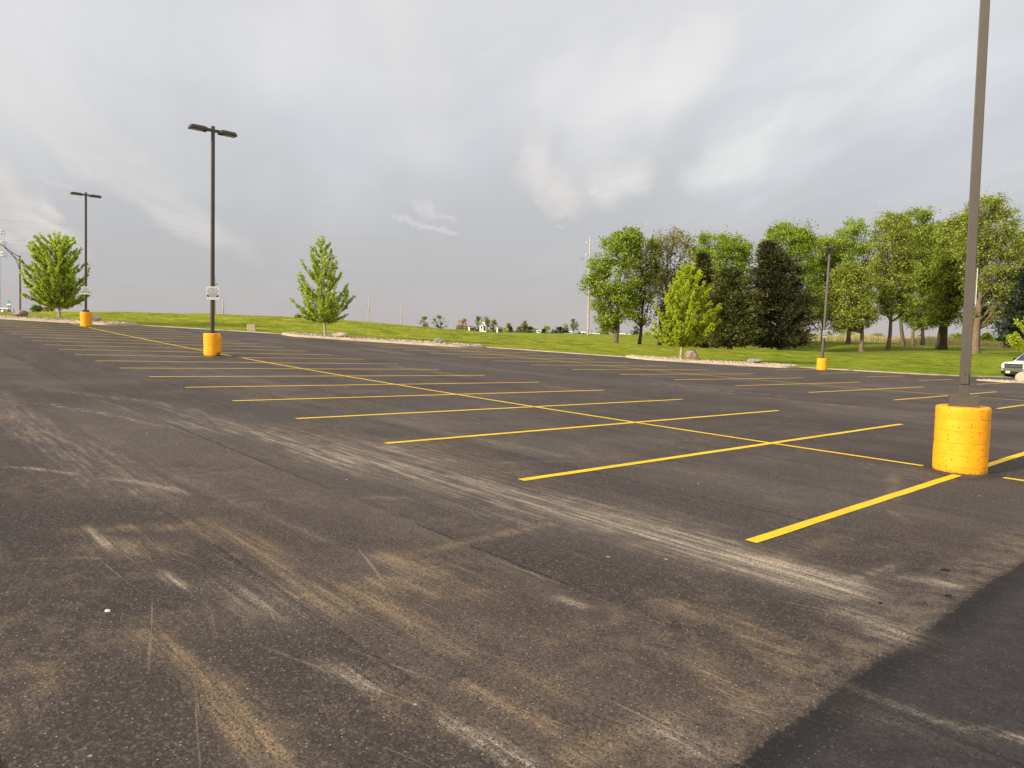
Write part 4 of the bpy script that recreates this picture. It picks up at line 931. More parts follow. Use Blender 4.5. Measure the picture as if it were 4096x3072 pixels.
def big_tree(px, py, Y, trunk_w, crown, leaf, bark, label, seed, n_tip=230, leaf_n=42, lsize=.21, fork=.35, lean=0.0, clump=.42, group='big trees in the row behind the lawn', name='shade_tree', grounded=True, depth=.85, bend=None, bare=0, cat='tree'):
    """crown: [(picture y, left x, right x)] from the top down, at distance Y"""
    r = np.random.default_rng(seed); k = Y/FPX; X0 = Pd(px, py, Y)[0]
    z0 = gq(X0, Y)-.05 if grounded else Pd(px, py, Y)[2]
    cr_ = sorted(crown); n_tip = int(n_tip*(1.65 if name == 'shade_tree' else 1)); leaf_n = leaf_n*1.45; lsize = lsize*.84*(.78 if lsize > .25 and name == 'shade_tree' else 1); zz, xl, xr = [], [], []
    for y, a, b in cr_:
        zz.append(Pd((a+b)/2, y, Y)[2]-z0); xl.append(Pd(a, y, Y)[0]-X0); xr.append(Pd(b, y, Y)[0]-X0)
    zz, xl, xr = np.array(zz)[::-1], np.array(xl)[::-1], np.array(xr)[::-1]; zb, zt = zz[0], zz[-1]
    xl = xl+clump*.5; xr = xr-clump*.5
    # tips: in the volume, mostly near its skin, with lumps and hollows
    tips = []; lump = r.normal(size=(9, 3))*[1, 1, 1]
    nlob = int(18+n_tip/8) if name == 'shade_tree' else 5; lobes = []
    while len(lobes) < nlob:
        z = r.uniform(zb, zt); l_, r__ = np.interp(z, zz, xl), np.interp(z, zz, xr); h = max((r__-l_)/2, .1); az = r.uniform(0, 2*math.pi); q = r.uniform(.1, 1)**.5*.95
        lobes.append(((l_+r__)/2+h*q*math.cos(az), h*depth*q*math.sin(az), z, r.uniform(.45, 1.15)*(zt-zb)*.105))
    while len(tips) < n_tip:
        if r.random() < .66:
            lx_, ly_, lz_, lr_ = lobes[r.integers(nlob)]; d = r.normal(size=3); d *= lr_*r.uniform(.3, 1)/np.linalg.norm(d); p = np.array([lx_, ly_, lz_])+d*[1, 1, .8]
            if p[2] > zt+.3 or p[2] < zb-.2: continue
            if not (np.interp(p[2], zz, xl)-.35 < p[0] < np.interp(p[2], zz, xr)+.35): continue
            tips.append(tuple(p)); continue
        z = r.uniform(zb, zt); l_, r__ = np.interp(z, zz, xl), np.interp(z, zz, xr); c = (l_+r__)/2; h = max((r__-l_)/2, .1)
        az = r.uniform(0, 2*math.pi); q = r.uniform(.25, 1)**.5
        wob = 1+.13*math.sin(az*3+z*1.1+seed)+.08*math.sin(az*5-z*2.3+seed*2)
        if r.random() > .35+h/(max((xr-xl).max()/2, .1))*.65: continue
        tips.append((c+h*q*math.cos(az)*min(wob, 1.08), h*depth*q*math.sin(az)*wob, z))
    tips = np.array(tips)
    # trunk
    fz = zb*.9+(zt-zb)*fork*.5; Hs = zt*.86; tz = np.linspace(0, Hs, 16); cx = np.interp(tz, zz, (xl+xr)/2, left=0)
    f_ = np.clip((tz-zb*.6)/(zt-zb*.6), 0, 1)**1.4; Tx = lean*tz+(cx-lean*tz)*f_*.55
    if bend: Tx = Tx+bend*np.sin(tz/Hs*math.pi)
    T = np.stack([Tx+.06*np.sin(tz*.9+seed)*(tz > 1), .08*np.sin(tz*.7+seed*2), tz], 1)
    tr = trunk_w/2*np.interp(tz/Hs, [0, .03, .10, .35, .6, 1], [1.45, 1.12, 1.0, .75, .42, .08]); paths = [(T, tr, 10)]
    # limbs: tips grouped by direction and height
    G = 16; seeds_ = tips[r.choice(len(tips), G, replace=False)]; gid = np.argmin(((tips[:, None]-seeds_[None])**2).sum(-1), 1); knots = []
    for g in range(G):
        tp = tips[gid == g]
        if not len(tp): continue
        cen = tp.mean(0); outd = math.hypot(cen[0]-np.interp(cen[2], tz, T[:, 0]), cen[1]); zr = np.clip(cen[2]-outd*1.1-(zt-zb)*.12, zb*.8, Hs*.93)
        root_ = np.array([np.interp(zr, tz, T[:, 0]), np.interp(zr, tz, T[:, 1]), zr]); s = np.linspace(0, 1, 9)[:, None]; mid_ = root_+(cen-root_)*[.55, .55, .30]
        B = (1-s)**2*root_+2*s*(1-s)*mid_+s*s*cen+r.normal(0, .05, (9, 3))*s
        r0 = np.interp(zr, tz, tr)*.62; paths.append((B, np.linspace(max(r0, .03), .022, 9), 6))
        for tpt in tp:
            q = r.uniform(.45, .98); s0 = np.array([np.interp(q, s[:, 0], B[:, kk]) for kk in range(3)]); s2 = np.linspace(0, 1, 5)[:, None]; m2 = s0+(tpt-s0)*[.6, .6, .35]+r.normal(0, .1, 3)
            paths.append(((1-s2)**2*s0+2*s2*(1-s2)*m2+s2*s2*tpt, np.linspace(.024, .008, 5), 4))
    for _ in range(bare):
        tpt = tips[r.integers(len(tips))]; d = r.normal(size=3)*.5; d[2] = abs(d[2])*.6+.3
        paths.append((np.stack([tpt-d*.8, tpt, tpt+d*1.1]), [.015, .011, .006], 3))
    nl = max(3, int(leaf_n)); cs = r.uniform(.45, 1.0, len(tips))*clump
    C = (tips[:, None, :]+r.normal(size=(len(tips), nl, 3))*cs[:, None, None]*[1, 1, .75]).reshape(-1, 3)
    ct_ = np.repeat(r.uniform(.2, .8, len(tips)), nl)
    crown_m = leaves_np(C, lsize, r, .3, 1.25, 0.0, ct_)
    return put_tree(name, (X0, Y, z0), label, cat, group, tube_np(paths), crown_m, MAT[bark], MAT[leaf])
BG = 'big trees in the row behind the lawn'
big_tree(2464, 1373, 76, .42, [(925, 2500, 2560), (955, 2430, 2572), (1010, 2385, 2570), (1080, 2345, 2560), (1140, 2325, 2555), (1200, 2350, 2550), (1260, 2385, 2530), (1310, 2405, 2440)], 'leaf_green', 'bark', 'leftmost big green tree of the row, beside the tall utility pole', 101, 250, 38, lean=.07)
big_tree(2557, 1379, 78, .36, [(960, 2530, 2640), (1050, 2500, 2650), (1150, 2500, 2640), (1230, 2510, 2630), (1290, 2500, 2600)], 'leaf_olive', 'bark_dark', 'thin-trunked olive tree second from the left of the row', 102, 150, 26, lean=.08)
big_tree(2637, 1382, 80, .42, [(930, 2620, 2740), (970, 2590, 2790), (1050, 2575, 2820), (1120, 2590, 2830), (1180, 2600, 2800), (1260, 2600, 2740)], 'leaf_tan', 'bark', 'sparse budding tan tree with bare twigs, third in the row', 103, 200, 16, lsize=.22, bare=260, lean=.04, clump=.5)
big_tree(2860, 1380, 92, .5, [(938, 2790, 2970), (970, 2760, 3000), (1030, 2745, 3015), (1100, 2760, 3020), (1180, 2780, 3000)], 'leaf_top', 'bark', 'fresh green crown rising behind the rounded dark evergreen', 104, 230, 36, lsize=.30, clump=.5)
big_tree(3150, 1380, 92, .5, [(905, 3090, 3230), (940, 3045, 3260), (1010, 3030, 3275), (1090, 3040, 3285), (1180, 3060, 3280), (1280, 3090, 3270)], 'leaf_top', 'bark', 'fresh green crown rising behind the tall dark evergreen', 105, 260, 38, lsize=.30, clump=.5)
big_tree(3392, 1382, 95, .5, [(890, 3370, 3440), (930, 3310, 3490), (1000, 3280, 3520), (1090, 3265, 3530), (1180, 3270, 3520), (1260, 3280, 3500)], 'leaf_green', 'bark', 'tall green tree behind the leaning lamp post', 106, 250, 34, lsize=.30, clump=.5)
big_tree(3446, 1407, 77, .42, [(1062, 3370, 3430), (1110, 3320, 3470), (1180, 3285, 3510), (1240, 3275, 3525), (1290, 3290, 3510), (1312, 3330, 3400)], 'leaf_olive', 'bark_tan', 'low spreading olive tree right of the leaning lamp post', 107, 230, 30, lean=-.02, bare=120)
big_tree(3553, 1400, 80, .40, [(858, 3520, 3600), (900, 3480, 3650), (980, 3470, 3670), (1080, 3490, 3660), (1180, 3500, 3640), (1260, 3510, 3640)], 'leaf_olive', 'bark', 'tall open tree with a forked pale trunk, left of the leaning trunk', 108, 250, 32, lean=.04, bare=120)
big_tree(3611, 1384, 92, .45, [(848, 3610, 3720), (880, 3580, 3740), (960, 3570, 3750), (1060, 3580, 3750), (1150, 3600, 3740)], 'leaf_green', 'bark', 'tall green tree whose narrow trunk leans left at its top', 109, 240, 34, lean=-.06, lsize=.30, clump=.5, bend=-.25)
big_tree(3652, 1389, 89, .40, [(1080, 3640, 3710), (1140, 3610, 3740), (1210, 3595, 3755), (1270, 3600, 3750), (1310, 3620, 3720)], 'leaf_green', 'bark_tan', 'short straight-trunked green tree between taller neighbours', 110, 170, 34)
big_tree(3752, 1396, 88, .42, [(880, 3760, 3830), (930, 3735, 3850), (1020, 3725, 3860), (1120, 3720, 3850), (1230, 3720, 3830), (1290, 3730, 3800)], 'leaf_green', 'bark', 'narrow grey-trunked tree close beside the dark thick trunk', 111, 210, 32, lean=.05, clump=.5, lsize=.3)
big_tree(3771, 1399, 86, .75, [(870, 3800, 3900), (920, 3775, 3930), (1010, 3760, 3940), (1110, 3760, 3930), (1200, 3760, 3900), (1290, 3700, 3870)], 'leaf_olive', 'bark_dark', 'dark thick-trunked tree just left of the nearest lamp post', 112, 250, 26, bare=320, clump=.5, lsize=.3)
big_tree(3898, 1413.5, 75, .80, [(797, 3900, 4020), (840, 3850, 4060), (920, 3830, 4090), (1020, 3830, 4110), (1120, 3850, 4110), (1220, 3870, 4090), (1290, 3890, 4050)], 'leaf_olive', 'bark_tan', 'largest tree, with a stout mossy trunk, just right of the nearest lamp post', 113, 360, 30, bare=340, lean=.03)
big_tree(4160, 1400, 80, .5, [(880, 4120, 4200), (960, 4070, 4230), (1080, 4050, 4250), (1200, 4060, 4240), (1280, 4080, 4220)], 'leaf_green', 'bark', 'dense green tree partly cut off by the right frame edge', 114, 220, 34)

big_tree(3290, 1382, 98, .45, [(960, 3240, 3340), (1010, 3215, 3380), (1090, 3210, 3400), (1180, 3215, 3400), (1270, 3230, 3380)], 'leaf_top', 'bark', 'fresh green crown filling the gap just left of the leaning lamp post', 115, 220, 36, lsize=.30, clump=.5)
big_tree(3690, 1386, 100, .45, [(900, 3660, 3790), (980, 3640, 3800), (1080, 3650, 3800), (1180, 3660, 3800), (1270, 3670, 3780)], 'leaf_olive', 'bark', 'olive crown behind the short straight-trunked tree', 116, 200, 34, lsize=.30, clump=.5)
def conifer(px, py, Y, prof, leaf, label, seed, n=9000, bark='bark_red', tw=.4, tuft=.34):
    n = int(n*2.0)
    """prof: [(picture y, left x, right x)]"""
    r = np.random.default_rng(seed); X0 = Pd(px, py, Y)[0]; z0 = gq(X0, Y)-.05; pr = sorted(prof)[::-1]
    zz = np.array([Pd((a+b)/2, y, Y)[2]-z0 for y, a, b in pr]); xl = np.array([Pd(a, y, Y)[0]-X0 for y, a, b in pr]); xr = np.array([Pd(b, y, Y)[0]-X0 for y, a, b in pr])
    zb, zt = zz[0], zz[-1]; paths = []; tz = np.linspace(0, zt*.97, 12); cx = np.interp(tz, zz, (xl+xr)/2, left=0)*np.clip(tz/zt*1.5, 0, 1)
    T = np.stack([cx, 0*tz, tz], 1); paths.append((T, tw/2*np.interp(tz/zt, [0, .04, .1, 1], [1.8, 1.1, .9, .06]), 10))
    C = []; D = []; TT = []
    nb = int(n/62)
    for i in range(nb):
        z = zb+(zt-zb)*(1-(1-r.random())**.62 if False else r.random()**1.15); l_, r__ = np.interp(z, zz, xl), np.interp(z, zz, xr); h = max((r__-l_)/2, .15); c = (l_+r__)/2; az = r.uniform(0, 2*math.pi)
        wob = r.uniform(.55, 1.16)*(1+.10*math.sin(z*2.4+az*2+seed)); tip = np.array([c+h*math.cos(az)*wob, h*.9*math.sin(az)*wob, z+.1*h]); zr = max(.3, z-h*r.uniform(.1, .5)); root_ = np.array([np.interp(zr, tz, T[:, 0]), 0, zr])
        s = np.linspace(0, 1, 6)[:, None]; mid_ = (root_+tip)/2+[0, 0, .12*h]; B = (1-s)**2*root_+2*s*(1-s)*mid_+s*s*tip
        paths.append((B, np.linspace(.035, .008, 6), 4)); q = r.uniform(.25, 1.04, 62)**.65; tt_ = r.uniform(.0, .95)
        cc = np.stack([np.interp(q, s[:, 0], B[:, kk]) for kk in range(3)], 1)+r.normal(size=(62, 3))*np.array([.26, .26, .16])*(.5+q[:, None]*.7); C.append(cc); D.append(np.repeat((tip-root_)[None], 62, 0)); TT.append(np.full(62, tt_))
    C = np.concatenate(C); D = np.concatenate(D); D /= np.linalg.norm(D, axis=1)[:, None]; D = D+r.normal(0, .45, D.shape); D /= np.linalg.norm(D, axis=1)[:, None]; m_ = len(C)
    sd_ = np.cross(D, r.normal(size=(m_, 3))); sd_ /= np.linalg.norm(sd_, axis=1)[:, None]; L = tuft*r.uniform(.6, 1.3, m_)[:, None]; Wd = L*.30
    V = np.stack([C-D*L*.5, C+sd_*Wd*.5, C+D*L*.5, C-sd_*Wd*.5], 1).reshape(-1, 3); F = np.arange(4*m_).reshape(-1, 4); rn = np.repeat(np.clip(np.concatenate(TT)+r.normal(0, .2, m_), 0, 1), 4)
    return put_tree('evergreen_tree', (X0, Y, z0), label, 'evergreen', 'dark evergreens in the tree row', tube_np(paths), (V, F, rn), MAT[bark], MAT[leaf])
conifer(2810, 1389, 80, [(1385, 2770, 2900), (1300, 2740, 2920), (1200, 2750, 2900), (1110, 2775, 2870), (1050, 2795, 2835), (1015, 2808, 2818)], 'needle_olive', 'tall narrow bronze-green evergreen peering over the bright young tree', 201, 9000)
conifer(2918, 1394, 75.5, [(1386, 2840, 3010), (1340, 2815, 3050), (1270, 2815, 3065), (1190, 2830, 3040), (1130, 2855, 2990), (1080, 2890, 2935)], 'needle_olive', 'rounded olive-dark evergreen with a visible reddish trunk', 202, 15000)
conifer(3120, 1392, 77, [(1392, 3010, 3230), (1330, 2990, 3262), (1240, 2985, 3262), (1150, 3000, 3225), (1060, 3020, 3170), (1000, 3045, 3110), (972, 3062, 3080)], 'needle_bronze', 'tallest dark bronze evergreen beside the leaning lamp post', 203, 19000)
conifer(4108, 1398, 72, [(1390, 4035, 4200), (1340, 4000, 4200), (1270, 4020, 4200), (1200, 4050, 4180), (1120, 4080, 4150), (1080, 4105, 4115)], 'needle_blue', 'near-black evergreen at the right frame edge behind the pickup', 204, 9000)
conifer(2720, 1380, 84, [(1380, 2660, 2790), (1340, 2650, 2800), (1290, 2670, 2780), (1240, 2700, 2750)], 'needle_dark', 'low dark evergreen in the shade behind the bright young tree', 205, 5000)
# broken pale branch on the tall evergreen
p = Pd(3068, 1192, 75.3); mb = MB(); mb.tube([(0, 0, 0), (.05, 0, .35), (-.02, 0, .62)], [.05, .045, .02], 6).tube([(0, 0, .1), (-.22, 0, .22), (-.38, .05, .2)], [.04, .035, .015], 6).tube([(.04, 0, .3), (.2, 0, .5)], [.03, .012], 5)
o = mb.obj('broken_branch', MAT['brick'], None, True); o.location = p; ev = [q for q in col.objects if q.name.startswith('evergreen_tree') and 'tallest' in q.get('label', '')][0]; o.parent = ev; o.location = Vector(p)-ev.location

# distant trees and shrubs on the skyline
FG = 'far trees and shrubs on the horizon'
FAR = [(1693, 1318, 300, [(1268, 1685, 1705), (1290, 1672, 1715), (1312, 1675, 1716)], 'leaf_farm', 'far roundish green tree crossed by a thin white pole', .0),
       (1762, 1322, 300, [(1262, 1745, 1775), (1278, 1728, 1795), (1300, 1726, 1798), (1312, 1735, 1790)], 'leaf_farm', 'far wide green tree with open branches, left of the pinkish tree', .0),
       (1850, 1326, 300, [(1275, 1840, 1858), (1290, 1828, 1870), (1312, 1824, 1875)], 'leaf_pink', 'far pinkish-orange budding tree', 0),
       (1912, 1328, 330, [(1265, 1910, 1935), (1285, 1896, 1945), (1318, 1892, 1940)], 'leaf_farm', 'far green tree directly left of the white farmhouse', 0),
       (1944, 1328, 345, [(1266, 1938, 1955), (1285, 1930, 1962), (1315, 1930, 1962)], 'leaf_tan', 'far yellowish tree rising behind the white farmhouse', 0),
       (1975, 1329, 330, [(1275, 1970, 1982), (1292, 1960, 1992), (1318, 1958, 1992)], 'leaf_tan', 'far yellow-green tree right of the white farmhouse', 0),
       (2033, 1331, 310, [(1294, 2029, 2038), (1303, 2025, 2044), (1312, 2030, 2040)], 'leaf_farm', 'far tiny lollipop-shaped tree', 0),
       (2042, 1331, 300, [(1308, 2040, 2044), (1318, 2034, 2050), (1328, 2032, 2054)], 'needle_dark', 'far dark bush beside the lollipop-shaped tree', 0),
       (2020, 1331, 290, [(1312, 2014, 2024), (1322, 2010, 2032), (1330, 2008, 2034)], 'leaf_young', 'far bright green bush right of the carport', 0),
       (2096, 1335, 300, [(1285, 2090, 2104), (1298, 2084, 2110), (1310, 2086, 2108)], 'leaf_tan', 'far bare twiggy tree above the dark shrubs', 0),
       (2080, 1336, 290, [(1308, 2072, 2090), (1322, 2062, 2100), (1334, 2062, 2100)], 'leaf_farm', 'far pale green rounded shrub', 0),
       (2112, 1336, 285, [(1306, 2100, 2128), (1320, 2092, 2136), (1335, 2090, 2138)], 'needle_dark', 'far dark cedar thicket, left one', 0),
       (2172, 1338, 290, [(1316, 2166, 2178), (1326, 2160, 2188), (1336, 2158, 2192)], 'needle_dark', 'far dark shrub right of the small white shed', 0),
       (2189, 1338, 300, [(1306, 2180, 2196), (1312, 2176, 2200), (1320, 2182, 2196)], 'leaf_young', 'far small yellow-green tree over dark shrubs', 0),
       (2215, 1339, 285, [(1320, 2208, 2222), (1328, 2200, 2235), (1338, 2198, 2240)], 'needle_olive', 'far low olive shrub in the middle of the skyline', 0),
       (2240, 1339, 292, [(1310, 2225, 2250), (1322, 2220, 2256), (1338, 2218, 2258)], 'needle_dark', 'far dark cedar thicket, right one', 0),
       (2263, 1339, 295, [(1297, 2258, 2270), (1312, 2250, 2276), (1330, 2250, 2276)], 'leaf_farm', 'far pale green feathery tree left of the tallest far tree', 0),
       (2292, 1340, 290, [(1277, 2288, 2302), (1290, 2284, 2314), (1305, 2280, 2318), (1318, 2286, 2316)], 'leaf_farm', 'tallest far tree with a leaning crown, near the big utility pole', 0),
       (2316, 1341, 285, [(1330, 2312, 2320), (1335, 2308, 2326), (1341, 2308, 2326)], 'needle_dark', 'far tiny dark bush left of the big utility pole', 0),
       (2420, 1344, 260, [(1312, 2412, 2430), (1325, 2406, 2436), (1342, 2406, 2438)], 'leaf_farm', 'far green tree seen under the leftmost big tree', 0),
       (2454, 1344, 270, [(1300, 2446, 2468), (1316, 2438, 2482), (1332, 2440, 2480)], 'leaf_tan', 'far thin tan tree seen behind the first trunk', 0),
       (2535, 1345, 240, [(1305, 2528, 2552), (1322, 2520, 2562), (1342, 2518, 2562)], 'leaf_farm', 'far green tree seen between the first two trunks', 0),
       (2590, 1346, 240, [(1328, 2582, 2600), (1336, 2576, 2606), (1345, 2576, 2606)], 'leaf_young', 'far bright bush right of the second trunk', 0),
       (3295, 1356, 170, [(1328, 3285, 3315), (1340, 3268, 3330), (1354, 3262, 3334)], 'leaf_farm', 'pale green far shrub left of the rounded far bush', 0),
       (3388, 1357, 170, [(1322, 3370, 3405), (1338, 3345, 3430), (1356, 3338, 3434)], 'leaf_green', 'rounded dark green far bush left of the spreading olive tree', 0),
       (3510, 1360, 170, [(1338, 3495, 3525), (1348, 3478, 3538), (1358, 3474, 3540)], 'leaf_tan', 'low olive far shrub by a fence post', 0),
       (3672, 1364, 165, [(1343, 3662, 3682), (1352, 3656, 3690), (1362, 3654, 3692)], 'leaf_farm', 'small pale far shrub behind the straight-trunked tree', 0),
       (3818, 1370, 125, [(1340, 3800, 3850), (1352, 3788, 3866), (1372, 3784, 3868)], 'leaf_green', 'green far bush directly left of the nearest lamp post', 0),
       (3935, 1378, 112, [(1338, 3915, 3965), (1352, 3905, 3985), (1378, 3905, 3988)], 'leaf_green', 'tall green weedy bush right of the nearest lamp post', 0),
       (4005, 1380, 112, [(1345, 3995, 4020), (1358, 3985, 4040), (1380, 3982, 4040)], 'leaf_farm', 'dull green far bush beside the near-black evergreen', 0),
       (600/4.096+8, 1250, 95, [(1227, 142, 150), (1236, 137, 158), (1246, 136, 165)], 'leaf_farm', 'tiny far shrub behind the crest, left of the leftmost trunk', 0),
       (192, 1250, 95, [(1234, 190, 196), (1240, 182, 204), (1247, 180, 206)], 'leaf_tan', 'sparse far twigs behind the crest beside the leftmost trunk', 0),
       (1194, 1280, 120, [(1264, 1191, 1197), (1270, 1187, 1202), (1278, 1186, 1204)], 'leaf_farm', 'tiny far bush just over the crest, left of the slender tree', 0)]
for i, (x, y, Y, cr_, lf, lb, _) in enumerate(FAR):
    wpx = max(b-a for _, a, b in cr_); k = Y/FPX; tr_ = 'tree' in lb; small = wpx < 24
    p = Pd(x, y, Y)
    big_tree(x, y, Y, .25 if small else .45, cr_, lf, 'bark_dark', lb, 300+i, 40 if small else 90, 12 if not lb.startswith('sparse') else 5, lsize=max(.3, k*3.2), clump=max(.28, k*3.6), group=FG, name='far_tree' if tr_ else 'far_shrub', grounded=Y > 150 and False, cat='tree' if tr_ else 'shrub', bare=8)

rh = np.random.default_rng(31); Nh = 5200; hx = rh.uniform(1826, 2660, Nh); hY = rh.uniform(335, 360, Nh); hX = np.array([Pd(a, 1340, b)[0] for a, b in zip(hx, hY)])
hb = np.array([Pd(a, 1316+(a-1826)*.043+5, b)[2] for a, b in zip(hx, hY)]); hump = .8+1.9*np.clip(np.sin(hx*.045)+np.sin(hx*.021+1)+.4*np.sin(hx*.11), 0, 2)/2
Vh, Fh, rh_ = leaves_np(np.stack([hX, hY, hb+rh.random(Nh)*hump], 1), .75, rh, .2)
o = link('far_hedgerow', npmesh('far_hedgerow', Vh, Fh, {'rnd': rh_}), MAT['leaf_farm']); tag(o, 'low continuous band of far scrub along the horizon', 'scrub', kind='stuff')
# tall dry grass along the field edge
r = np.random.default_rng(77); N = 26000; tq = r.random(N); bx = np.interp(tq, [0, .35, .7, 1], [gp(3180, 116)[0], gp(3520, 116)[0], gp(3800, 111)[0], gp(4110, 99)[0]]); by = np.interp(tq, [0, .35, .7, 1], [116, 116, 111, 99])+r.normal(0, 1, N)*2.6
bz = gz(bx, by); hgt_ = r.uniform(.35, .95, N)*(1+.5*(np.sin(bx*.7)*.5+.5)); an = r.uniform(0, 6.28, N); wv_ = r.uniform(.02, .05, N); lx, ly = r.normal(0, .16, N)*hgt_, r.normal(0, .16, N)*hgt_
V = np.stack([np.stack([bx-np.cos(an)*wv_, by-np.sin(an)*wv_, bz-.05], 1), np.stack([bx+np.cos(an)*wv_, by+np.sin(an)*wv_, bz-.05], 1), np.stack([bx+lx, by+ly, bz+hgt_], 1)], 1).reshape(-1, 3)
MAT['dry_grass'] = leafmat('dry_grass', (.20, .22, .06), (.42, .36, .17), (.62, .52, .28), .3)
o = link('tall_grass', npmesh('tall_grass', V, np.arange(3*N).reshape(-1, 3), {'rnd': np.repeat(np.clip(.2+.7*tq+r.normal(0, .25, N), 0, 1), 3)}), MAT['dry_grass']); tag(o, 'tall dry tan grass along the field edge behind the tree row', 'grass', kind='stuff')
# grass tufts hanging over the kerb line
N = 14000; bx = r.uniform(-42, 40, N); by = edgeY(bx)+.09+np.abs(r.normal(0, .35, N)); bz = gz(bx, by); hgt_ = r.uniform(.03, .09, N); an = r.uniform(0, 6.28, N); lx, ly = r.normal(0, .03, N), r.normal(-.01, .03, N)
V = np.stack([np.stack([bx-np.cos(an)*.012, by-np.sin(an)*.012, bz-.01], 1), np.stack([bx+np.cos(an)*.012, by+np.sin(an)*.012, bz-.01], 1), np.stack([bx+lx, by+ly, bz+hgt_], 1)], 1).reshape(-1, 3)
MAT['edge_grass'] = leafmat('edge_grass', (.09, .13, .012), (.17, .21, .025), (.33, .32, .09), .3)
o = link('lawn_fringe', npmesh('lawn_fringe', V, np.arange(3*N).reshape(-1, 3), {'rnd': np.repeat(r.random(N), 3)}), MAT['edge_grass']); tag(o, 'short grass blades fringing the kerb of the lot', 'grass', kind='stuff')

# ------------------------------------------------------------------ utility poles and wires
UG = 'utility poles beyond the lawn'
def upole(x, ytop, ybot, Y, wpx, mat, label, arms, xt=None, zdown=2.0):
    p0 = Vector(Pd(x, ybot, Y)); p1 = Vector(Pd(xt if xt is not None else x, ytop, Y)); root = thing('utility_pole', p0, label, 'utility pole', UG)
    w_ = wpx*Y/FPX/2; q = p1-p0; MB().tube([Vector((0, 0, -zdown)), Vector((0, 0, 0)), q*.5, q], [w_*1.1, w_*1.08, w_*.95, w_*.75], 10).obj('pole', mat, root, True)
    for (fr, s, L) in arms:
        c = q*fr; MB().tube([c, c+Vector((s*L, 0, L*.10))], .06, 6).obj('insulator_arm', MAT['dark_iron'], root)
        c2 = c+Vector((s*L, 0, L*.10)); mb = MB()
        for k in range(4): mb.tube([c2+Vector((s*k*.11, 0, -.02)), c2+Vector((s*(k*.11+.05), 0, -.02))], [.10, .07], 8)
        mb.obj('insulator', MAT['ceramic'], root)
    return root, p0, p1
upole(2352, 943, 1341, 140, 8.5, MAT['pole_wood'], 'tall pale utility pole beside the leftmost big tree', [(.93, -1, .5), (.81, -1, .5), (.70, -1, .5)], xt=2361.5)
upole(859, 1106, 1262, 130, 6, MAT['pole_wood'], 'pale utility pole partly hidden by the mid-distance lamp post', [(.80, 1, .7)])
upole(893, 1193, 1262, 105, 5.5, MAT['pole_wood'], 'short cream post just right of the mid-distance lamp post', [])
upole(1261, 1228, 1285, 200, 5, MAT['pole_wood'], 'far pale pole showing through the slender tree', [])
upole(1474, 1192, 1296, 260, 4.5, MAT['pole_wood'], 'white far utility pole, taller of the two right of the slender tree', [(.85, 1, .7), (.72, -1, .9), (.6, 1, .7)], xt=1475.5)
upole(1604, 1221, 1308, 300, 4.5, MAT['pole_wood'], 'white far utility pole, shorter of the two right of the slender tree', [(.85, 1, .7), (.7, 1, .7)], xt=1606.5)
upole(1693, 1255, 1318, 420, 2.6, MAT['pole_wood'], 'thin far pole rising out of the roundish far tree', [])
upole(1774, 1300, 1320, 420, 2.2, MAT['pole_wood'], 'short thin far pole left of the pinkish tree, nearer one', [])
upole(1804, 1294, 1322, 400, 2.6, MAT['pole_wood'], 'short thin far pole left of the pinkish tree, brighter one', [])
upole(2367, 1321, 1343, 300, 2.0, MAT['dark_iron'], 'tiny dark far pole right of the tall utility pole', [])
upole(2505, 1330, 1345, 250, 2.4, MAT['dark_iron'], 'tiny dark far post between the first two trunks', [])
# left transmission pole, mostly outside the frame
lroot, lp0, lp1 = upole(-12, 820, 1250, 100, 22, MAT['pole_wood'], 'thick pale transmission pole at the left frame edge with insulator strings', [])
for j, (yy, xe) in enumerate(((923, 9), (967, 12), (1011, 16))):
    for dy_, thick in ((0, .13), (10 if j else 9, .13)):
        a = Vector(Pd(-10, yy+dy_-2, 100))-lp0; b = Vector(Pd(xe-(2 if dy_ else 0), yy+dy_+(3 if dy_ else 0), 99.5))-lp0; mb = MB(); n = 10
        for k in range(n):
            q0 = a.lerp(b, k/n); q1 = a.lerp(b, (k+.55)/n); mb.tube([q0, q1], [.15, .09], 8)
        mb.tube([a, b], .04, 6); st_o = mb.obj('insulator_string', MAT['ceramic'], lroot)
        c = b+Vector((.3, 0, -.02)); MB().tube([b, c], .03, 5).tube([c, c+Vector((.12, 0, -.25)), c+Vector((.0, 0, -.4))], .02, 5).obj('connector', MAT['dark_iron'], st_o)
def wire(name, pts_, rad, mat, label):
    """pts_: (x, y, Y) picture positions with distance"""
    P = np.array([Pd(*q) for q in pts_]); tq = np.linspace(0, 1, len(P)); s = np.linspace(0, 1, 48); Q = []
    for k in range(3):
        cf = np.polyfit(tq, P[:, k], min(3, len(P)-1)); Q.append(np.polyval(cf, s))
    Q = np.stack(Q, 1); V, F = tube_np([(Q, np.full(48, rad), 4)]); o = link(name, npmesh(name, V, F), mat); tag(o, label, 'power line', 'overhead power lines across the sky'); return o
def yl(x): return 100+(x+10)/(2360)*40.0
W1 = [(-60, 869), (0, 873), (340, 900), (700, 925), (1024, 943.5), (1487, 960.5), (1800, 965), (2048, 963), (2344, 953.7), (2361, 952.5)]
W2 = [(15, 960), (300, 972), (509, 984), (800, 995), (1024, 1002), (1487, 1015), (1700, 1016.5), (2048, 1007.5), (2351, 987)]
W3 = [(15, 975), (296, 1001), (602, 1025.5), (1024, 1050.5), (1487, 1066), (1750, 1067), (2048, 1057), (2351, 1037)]
W4 = [(20, 1020), (370, 1049), (602, 1068), (1024, 1092), (1487, 1106), (1700, 1106.5), (2048, 1098.5), (2352, 1081)]
